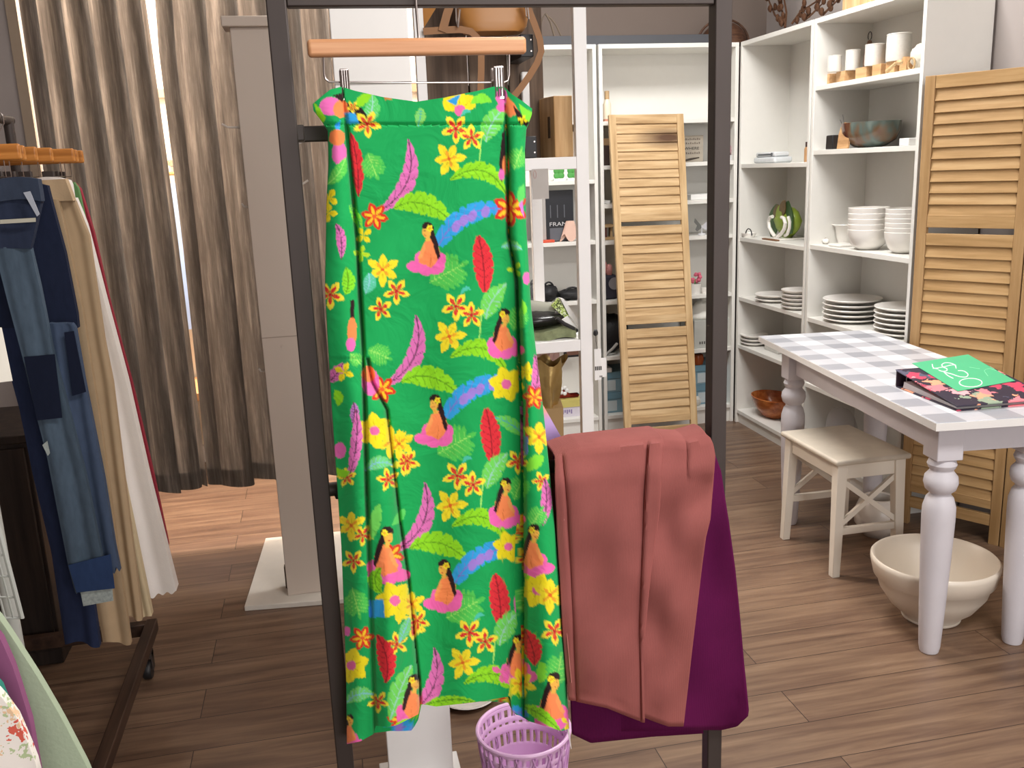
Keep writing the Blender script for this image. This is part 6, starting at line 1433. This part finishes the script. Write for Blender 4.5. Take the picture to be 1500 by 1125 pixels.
for x in (bx_, -0.98):
    for y in (1.60, 2.66):
        c = build('caster', MB().lathe([(0.0, -0.012), (0.026, -0.012), (0.029, -0.008), (0.029, 0.008), (0.026, 0.012), (0, 0.012)], (x, y, 0.03), 24, rot=Matrix.Rotation(math.pi/2, 3, 'Y')), BLACK, t)
        build('caster_fork', MB().box((x-0.017, y-0.008, 0.028), (x-0.0135, y+0.02, 0.085)).box((x+0.0135, y-0.008, 0.028), (x+0.017, y+0.02, 0.085)).box((x-0.017, y-0.012, 0.07), (x+0.017, y+0.022, 0.0855)), BLACKMETAL, c)

OW = wood('orange_hanger_wood', [(0.3, '#9a5e26'), (0.5, '#bd7a38'), (0.7, '#d0904c')], axis=0, fine=60, along=4, rough=0.4)
hy = [1.93, 2.02, 2.12, 2.22, 2.31, 2.40, 2.50, 2.59, 2.66]
hlab = ['at the near end of the row', 'second in the row from the near end', 'above the patchwork jeans', 'above the dark indigo jeans', 'above the khaki trousers', 'between the khaki and white trousers', 'above the white trousers', 'above the green top', 'at the far end of the row by the curtain']
h0 = None
for i, y in enumerate(hy):
    lab = 'orange wooden trouser hanger '+hlab[i]
    if h0 is None:
        h0 = thing('trouser_hanger', lab, 'hanger', (BARX, y, BARZ), 'wooden hangers on the rolling rack')
        build('wooden_bar', MB().box((BARX-0.19, y-0.008, 1.495), (BARX+0.195, y+0.008, 1.527)), OW, h0, bevel=0.004)
        build('hook', MB().tube([(BARX, y, 1.52), (BARX, y, 1.575), (BARX+0.017, y, 1.60)]+[(BARX+0.0165*math.cos(a), y, BARZ+0.0145*math.sin(a)+0.001) for a in [k*math.pi/7 for k in range(8)]]+[(BARX-0.0165, y, BARZ-0.008)], 0.0018, 6), CHROME, h0)
        for x in (BARX-0.13, BARX+0.13):
            build('wire', MB().tube([(x+0.03, y, 1.497), (x+0.03, y, 1.462), (x-0.01, y, 1.46)], 0.0014, 6), CHROME, h0)
            build('clip', MB().box((x-0.014, y-0.007, 1.425), (x+0.014, y+0.007, 1.475)), BLACKMETAL, h0, bevel=0.002)
    else:
        rr_ = random.Random(i); dup(h0, (rr_.uniform(-0.02, 0.006)+0.02*(i > 5), y-hy[0], 0), lab)

def cloth_panel(xl, xr, top, hem, Y, amp, ph, th=0.02, freq=9):
    def f(u, v):
        ux = lerp(xl(top(u)), xr(top(u)), u); y = lerp(top(u), hem(u), v); x = lerp(xl(y), xr(y), u); p = P(x, y, Y=Y)
        return (p.x, Y+amp*math.sin(freq*u+ph+1.3*v)*(0.3+0.7*v)+0.12*amp*math.sin(19*u+3*v), p.z)
    return MB().sheet(f, 40, 60, th)
def denim(name, col, m2=0.25): return mat(name, col, rough=0.85, mottle=m2, scale=30, bump=0.15, bscale=500, stretch=(3, 3, 1), spec=0.15)
def K(c): return lambda u: c
# dark indigo jeans (behind)
DKB = denim('indigo_denim', '#1d2439')
t = thing('indigo_jeans', 'dark indigo jeans behind the patchwork pair', 'jeans', P(60, 300, Y=2.22))
build('hip_section', cloth_panel(L([(250, -70), (480, -50)]), L([(268, 68), (300, 76), (370, 95), (460, 113), (480, 115)]), lambda u: 268+6*math.sin(7*u), K(480), 2.20, 0.004, 0.5), DKB, t)
build('leg', cloth_panel(L([(478, -5), (600, 28), (693, 47), (810, 75), (948, 96)]), L([(478, 70), (600, 100), (945, 146)]), K(479), lambda u: 944-4*math.sin(5*u), 2.20, 0.005, 2), denim('blue_denim_leg', '#262f4a'), t)
# patchwork jeans (front)
JM = denim('worn_blue_denim', '#4a5968', 0.3)
t = thing('patchwork_jeans', 'worn blue jeans with dark patches at the near rack end', 'jeans', P(30, 300, Y=2.10))
build('waistband', cloth_panel(L([(255, -80), (300, -75)]), L([(262, 55), (300, 62)]), lambda u: 264+5*math.sin(6*u), lambda u: 296+4*math.sin(6*u), 2.09, 0.004, 0, 0.028), denim('grey_blue_denim', '#363f50'), t)
build('hip_section', cloth_panel(L([(296, -75), (370, -70)]), L([(296, 60), (365, 45)]), lambda u: 296+4*math.sin(6*u), K(364), 2.10, 0.004, 0.3), denim('dark_yoke_denim', '#2b3347'), t)
build('leg', cloth_panel(L([(360, -10), (440, 10), (523, 32), (600, 50), (670, 68), (834, 100), (870, 110)]), L([(360, 44), (420, 58), (520, 78), (600, 100), (700, 126), (868, 160)]), K(362), lambda u: 868-10*u+3*math.sin(40*u), 2.105, 0.005, 1.2), JM, t)
build('leg', cloth_panel(L([(470, 70), (700, 100), (860, 140)]), L([(470, 102), (480, 110), (560, 124), (700, 152), (800, 168), (850, 178)]), K(474), lambda u: 845-12*u+4*math.sin(33*u), 2.125, 0.005, 2.2), denim('mid_blue_denim', '#414e64'), t)
PT = denim('dark_patch_denim', '#141a2c', 0.15)
def patch(c, Y): 
    q = [P(x, y, Y=Y) for x, y in c]; return MB().add([*q, *[p+Vector((0, 0.002, 0)) for p in q]], [(0, 1, 2, 3), (7, 6, 5, 4), (0, 4, 5, 1), (1, 5, 6, 2), (2, 6, 7, 3), (3, 7, 4, 0)])
build('knee_patch', patch([(35, 523), (80, 519), (91, 612), (54, 616)], 2.092), PT, t, smooth=0)
build('knee_patch', patch([(94, 487), (108, 485), (126, 574), (106, 580)], 2.112), PT, t, smooth=0)
build('hem_band', patch([(100, 828), (162, 812), (168, 862), (112, 868)], 2.092), denim('dark_hem_denim', '#2b3d60'), t, smooth=0)
build('frayed_hem', patch([(118, 868), (164, 860), (166, 880), (122, 888)], 2.098), mat('frayed_thread', '#9aa3a0', rough=0.9, mottle=0.5, scale=160), t, smooth=0)
build('torn_knee', patch([(62, 652), (69, 646), (73, 664), (70, 668)], 2.092), mat('frayed_thread', '#9aa3a0'), t, smooth=0)
build('hang_loop', patch([(34, 282), (44, 280), (58, 314), (54, 317)], 2.075), mat('grey_tape', '#a7adb8'), t, smooth=0)
build('waist_label', patch([(0, 322), (52, 319), (52, 325), (0, 328)], 2.08), mat('cream_tape', '#b9b6a6'), t, smooth=0)
# khaki
KH = mat('khaki_cotton', '#b39a7a', rough=0.85, mottle=0.12, scale=20, bump=0.1)
t = thing('khaki_trousers', 'khaki trousers between the indigo jeans and white trousers', 'trousers', P(90, 290, Y=2.33))
build('waistband', cloth_panel(L([(255, 20), (300, 40)]), L([(262, 95), (300, 110)]), lambda u: 266-4*u, lambda u: 296-2*u, 2.31, 0.004, 0, 0.03), KH, t)
build('leg', cloth_panel(L([(290, 30), (500, 70), (940, 150)]), L([(290, 85), (340, 96), (450, 120), (640, 150), (800, 172), (942, 192)]), K(292), lambda u: 942-3*math.sin(6*u), 2.31, 0.006, 1), KH, t)
build('leg', cloth_panel(L([(290, 70), (500, 112), (905, 178)]), L([(290, 108), (345, 130), (500, 153), (560, 165), (700, 182), (905, 208)]), K(294), lambda u: 906-3*math.sin(5*u), 2.335, 0.006, 2.4), mat('khaki_cotton_back', '#ab9374', rough=0.85, mottle=0.12, scale=20), t)
# cream pair strip and white trousers
WH = mat('white_denim', '#e9e3de', rough=0.85, mottle=0.04, bump=0.1)
t = thing('white_trousers', 'white straight trousers hanging beyond the khaki pair', 'trousers', P(120, 300, Y=2.50))
build('waistband', cloth_panel(L([(250, 40), (300, 60)]), L([(257, 97), (270, 103), (300, 108)]), lambda u: 259+5*abs(2*u-1)**2, lambda u: 292+2*u, 2.475, 0.003, 0, 0.03), WH, t)
build('leg', cloth_panel(L([(290, 60), (500, 120), (880, 195)]), L([(290, 108), (330, 124), (430, 150), (560, 185), (700, 217), (865, 259)]), K(290), lambda u: 882-16*u+2*math.sin(30*u), 2.48, 0.006, 0.8, 0.045), WH, t)
CRM = mat('cream_twill', '#cdbb98', rough=0.85, mottle=0.08)
tag(build('cream_trousers', cloth_panel(L([(300, 40), (600, 130), (905, 196)]), L([(300, 90), (600, 160), (905, 223)]), K(300), lambda u: 904+2*math.sin(5*u), 2.41, 0.004, 1.5, 0.03), CRM), 'cream trousers showing one narrow leg beside the white pair', 'trousers')
tag(build('green_shirt', cloth_panel(L([(262, 60), (460, 90)]), L([(262, 104), (275, 114), (320, 124), (460, 140)]), lambda u: 264+3*u, K(470), 2.585, 0.003, 0.5, 0.02), mat('leaf_green_cotton', '#5f8a55', rough=0.9)), 'green top hanging between the white trousers and red trousers', 'top')
REDM = mat('crimson_cotton', '#9c2a3c', rough=0.85, mottle=0.1)
tag(build('red_trousers', cloth_panel(L([(262, 70), (800, 200)]), L([(262, 100), (272, 116), (340, 137), (440, 160), (560, 193), (700, 226), (798, 247)]), lambda u: 262+6*u, lambda u: 796+3*u, 2.645, 0.003, 0.5, 0.02), REDM), 'crimson trousers at the far end of the rolling rack', 'trousers')

# dark cabinet behind the rack
cx = P(97, 985, Z=0)
t = thing('cabinet', 'dark brown wooden cabinet standing behind the jeans', 'cabinet', (cx.x-0.3, cx.y+0.2, 0))
ch = 0.74; CYY = 2.83
cr = P(96, 985, Y=CYY).x
build('carcass', MB().box((cr-0.62, CYY, 0.0), (cr, CYY+0.38, ch-0.025)), DARKW, t, bevel=0.003)
build('top_board', MB().box((cr-0.64, CYY-0.015, ch-0.025), (cr+0.012, CYY+0.39, ch)), DARKW, t, bevel=0.003)
for k in range(2):
    d = build('door', MB().box((cr-0.61+0.305*k, CYY-0.012, 0.05), (cr-0.315+0.305*k, CYY, ch-0.04)), DARKW, t, bevel=0.003)
    build('knob', MB().blob((cr-0.335+0.06*k, CYY-0.022, 0.45), (0.012, 0.012, 0.012), 12, 8), BLACKMETAL, d)

# near low stand with tops (lower left corner)
t = thing('clothes_stand', 'low white wire clothes stand at the left front corner', 'clothes rack', (-0.52, 1.05, 0))
WW = mat('white_wire', '#a9aba6', rough=0.4)
SZ = 1.215; SXX = -0.50
build('rail', MB().tube([(SXX, 0.72, SZ), (SXX, 1.42, SZ)], 0.010, 12), WW, t)
for y in (0.73, 1.41):
    build('upright', MB().tube([(SXX, y, 0.03), (SXX, y, SZ)], 0.011, 12), WW, t)
    build('foot', MB().tube([(SXX-0.22, y, 0.012), (SXX+0.1, y, 0.012)], 0.011, 10), WW, t)
    build('brace', MB().tube([(SXX, y, 0.01), (SXX, y, 0.04)], 0.016, 10), WW, t)
def top_garment(name, edge, Y, m, label, ph, zlow=0.42):
    """shoulder line follows `edge` (photo units at plane Y) and the body falls below it"""
    def f(u, v):
        x = lerp(edge[0][0], edge[-1][0], u); p = P(x, interp(x, edge), Y=Y); z = lerp(p.z, zlow+0.02*math.sin(5*u), v)
        return (p.x-0.01*v*u, Y+0.006*math.sin(10*u+ph)*v, z)
    g = thing(name, label, 'top', (SXX, Y, SZ), 'tops on the near wire stand')
    build('top_body', MB().sheet(f, 40, 30, 0.012), m, g, smooth=75)
    y0_ = P(edge[0][0], edge[0][1], Y=Y)
    build('hanger_hook', MB().tube([(SXX, Y+0.006, y0_.z-0.004), (SXX, Y+0.006, SZ-0.035), (SXX+0.0125, Y+0.006, SZ-0.008)]+[(SXX+0.0125*math.cos(a), Y+0.006, SZ+0.0005+0.0125*math.sin(a)) for a in [k*math.pi/6 for k in range(7)]], 0.0018, 6), CHROME, g)
    return g
SAGE = mat('sage_cotton', '#a3b198', rough=0.9, mottle=0.06, bump=0.1)
def ed(pts, Y):
    x0 = -260
    return [(x0, pts[0][1]-185)]+pts
top_garment('sage_top', [(-265, 690), (-140, 745), (0, 908), (15, 930), (55, 992), (90, 1052), (128, 1125), (150, 1180), (158, 1210)], 1.06, SAGE, 'sage green top with sloping shoulder in the left corner', 1)
top_garment('purple_top', [(-275, 720), (-140, 775), (0, 935), (20, 980), (45, 1060), (56, 1125), (70, 1200)], 1.02, mat('plum_cotton', '#8a5076', rough=0.9, mottle=0.1), 'plum purple top between the sage and teal tops', 2)
top_garment('teal_top', [(-285, 760), (-140, 850), (0, 1008), (12, 1038), (30, 1090), (40, 1130), (50, 1200)], 0.985, mat('teal_cotton', '#2f8577', rough=0.9, mottle=0.1), 'teal top showing a sliver at the left edge', 3)
top_garment('floral_top', [(-300, 790), (-140, 900), (0, 1018), (25, 1052), (42, 1092), (56, 1128), (70, 1200)], 0.95, floral_mat('white_floral_cotton', '#f1ebe4', ['#f1ebe4', '#f1ebe4', '#f1ebe4', '#f1ebe4', '#f1ebe4', '#f1ebe4', '#f1ebe4', '#d8604f', '#e9c6a0', '#b7c79a', '#f1ebe4', '#f1ebe4'], 55), 'white floral print top nearest in the left corner', 4)
# wire basket and white sign
t = thing('wire_basket', 'white wire basket at the left edge above the sage top', 'basket', P(-20, 900, Y=1.22))
WYB = 1.22
mb = None
c0_, c1_, c2_, c3_ = (P(x, y, Y=WYB) for x, y in ((-70, 750), (-8, 750), (32, 905), (-30, 905)))
for k in range(6): q = k/5; build('wire', MB().tube([c0_.lerp(c3_, q), c1_.lerp(c2_, q)], 0.0016, 6), WW, t)
for k in range(6): q = k/5; build('wire', MB().tube([c0_.lerp(c1_, q), c3_.lerp(c2_, q)], 0.0016, 6), WW, t)
build('rim_wire', MB().tube([c0_, c1_, c2_, c3_], 0.0032, 8, closed=True), WW, t)
hk = [c0_, Vector((SXX, WYB, c0_.z+0.02)), Vector((SXX, WYB, SZ+0.011))]
build('hanging_hook', MB().tube(hk, 0.002, 6), WW, t)
q = [P(x, y, Y=1.30) for x, y in ((-60, 478), (2, 480), (18, 558), (-50, 566))]
t = thing('paper_sign', 'white paper sign standing at the left edge before the jeans', 'sign', q[3])
build('sheet', MB().add([*q, *[p+Vector((0, 0.0015, 0)) for p in q]], [(0, 1, 2, 3), (7, 6, 5, 4), (0, 4, 5, 1), (1, 5, 6, 2), (2, 6, 7, 3), (3, 7, 4, 0)]), mat('white_paper', '#f2eee2', rough=0.8), t, smooth=0)
build('holder_rod', MB().tube([Vector((SXX, 1.303, SZ+0.009)), Vector((SXX, 1.303, q[3].z+0.02)), Vector((q[3].x+0.02, 1.303, q[3].z+0.02))], 0.003, 8), WW, t)
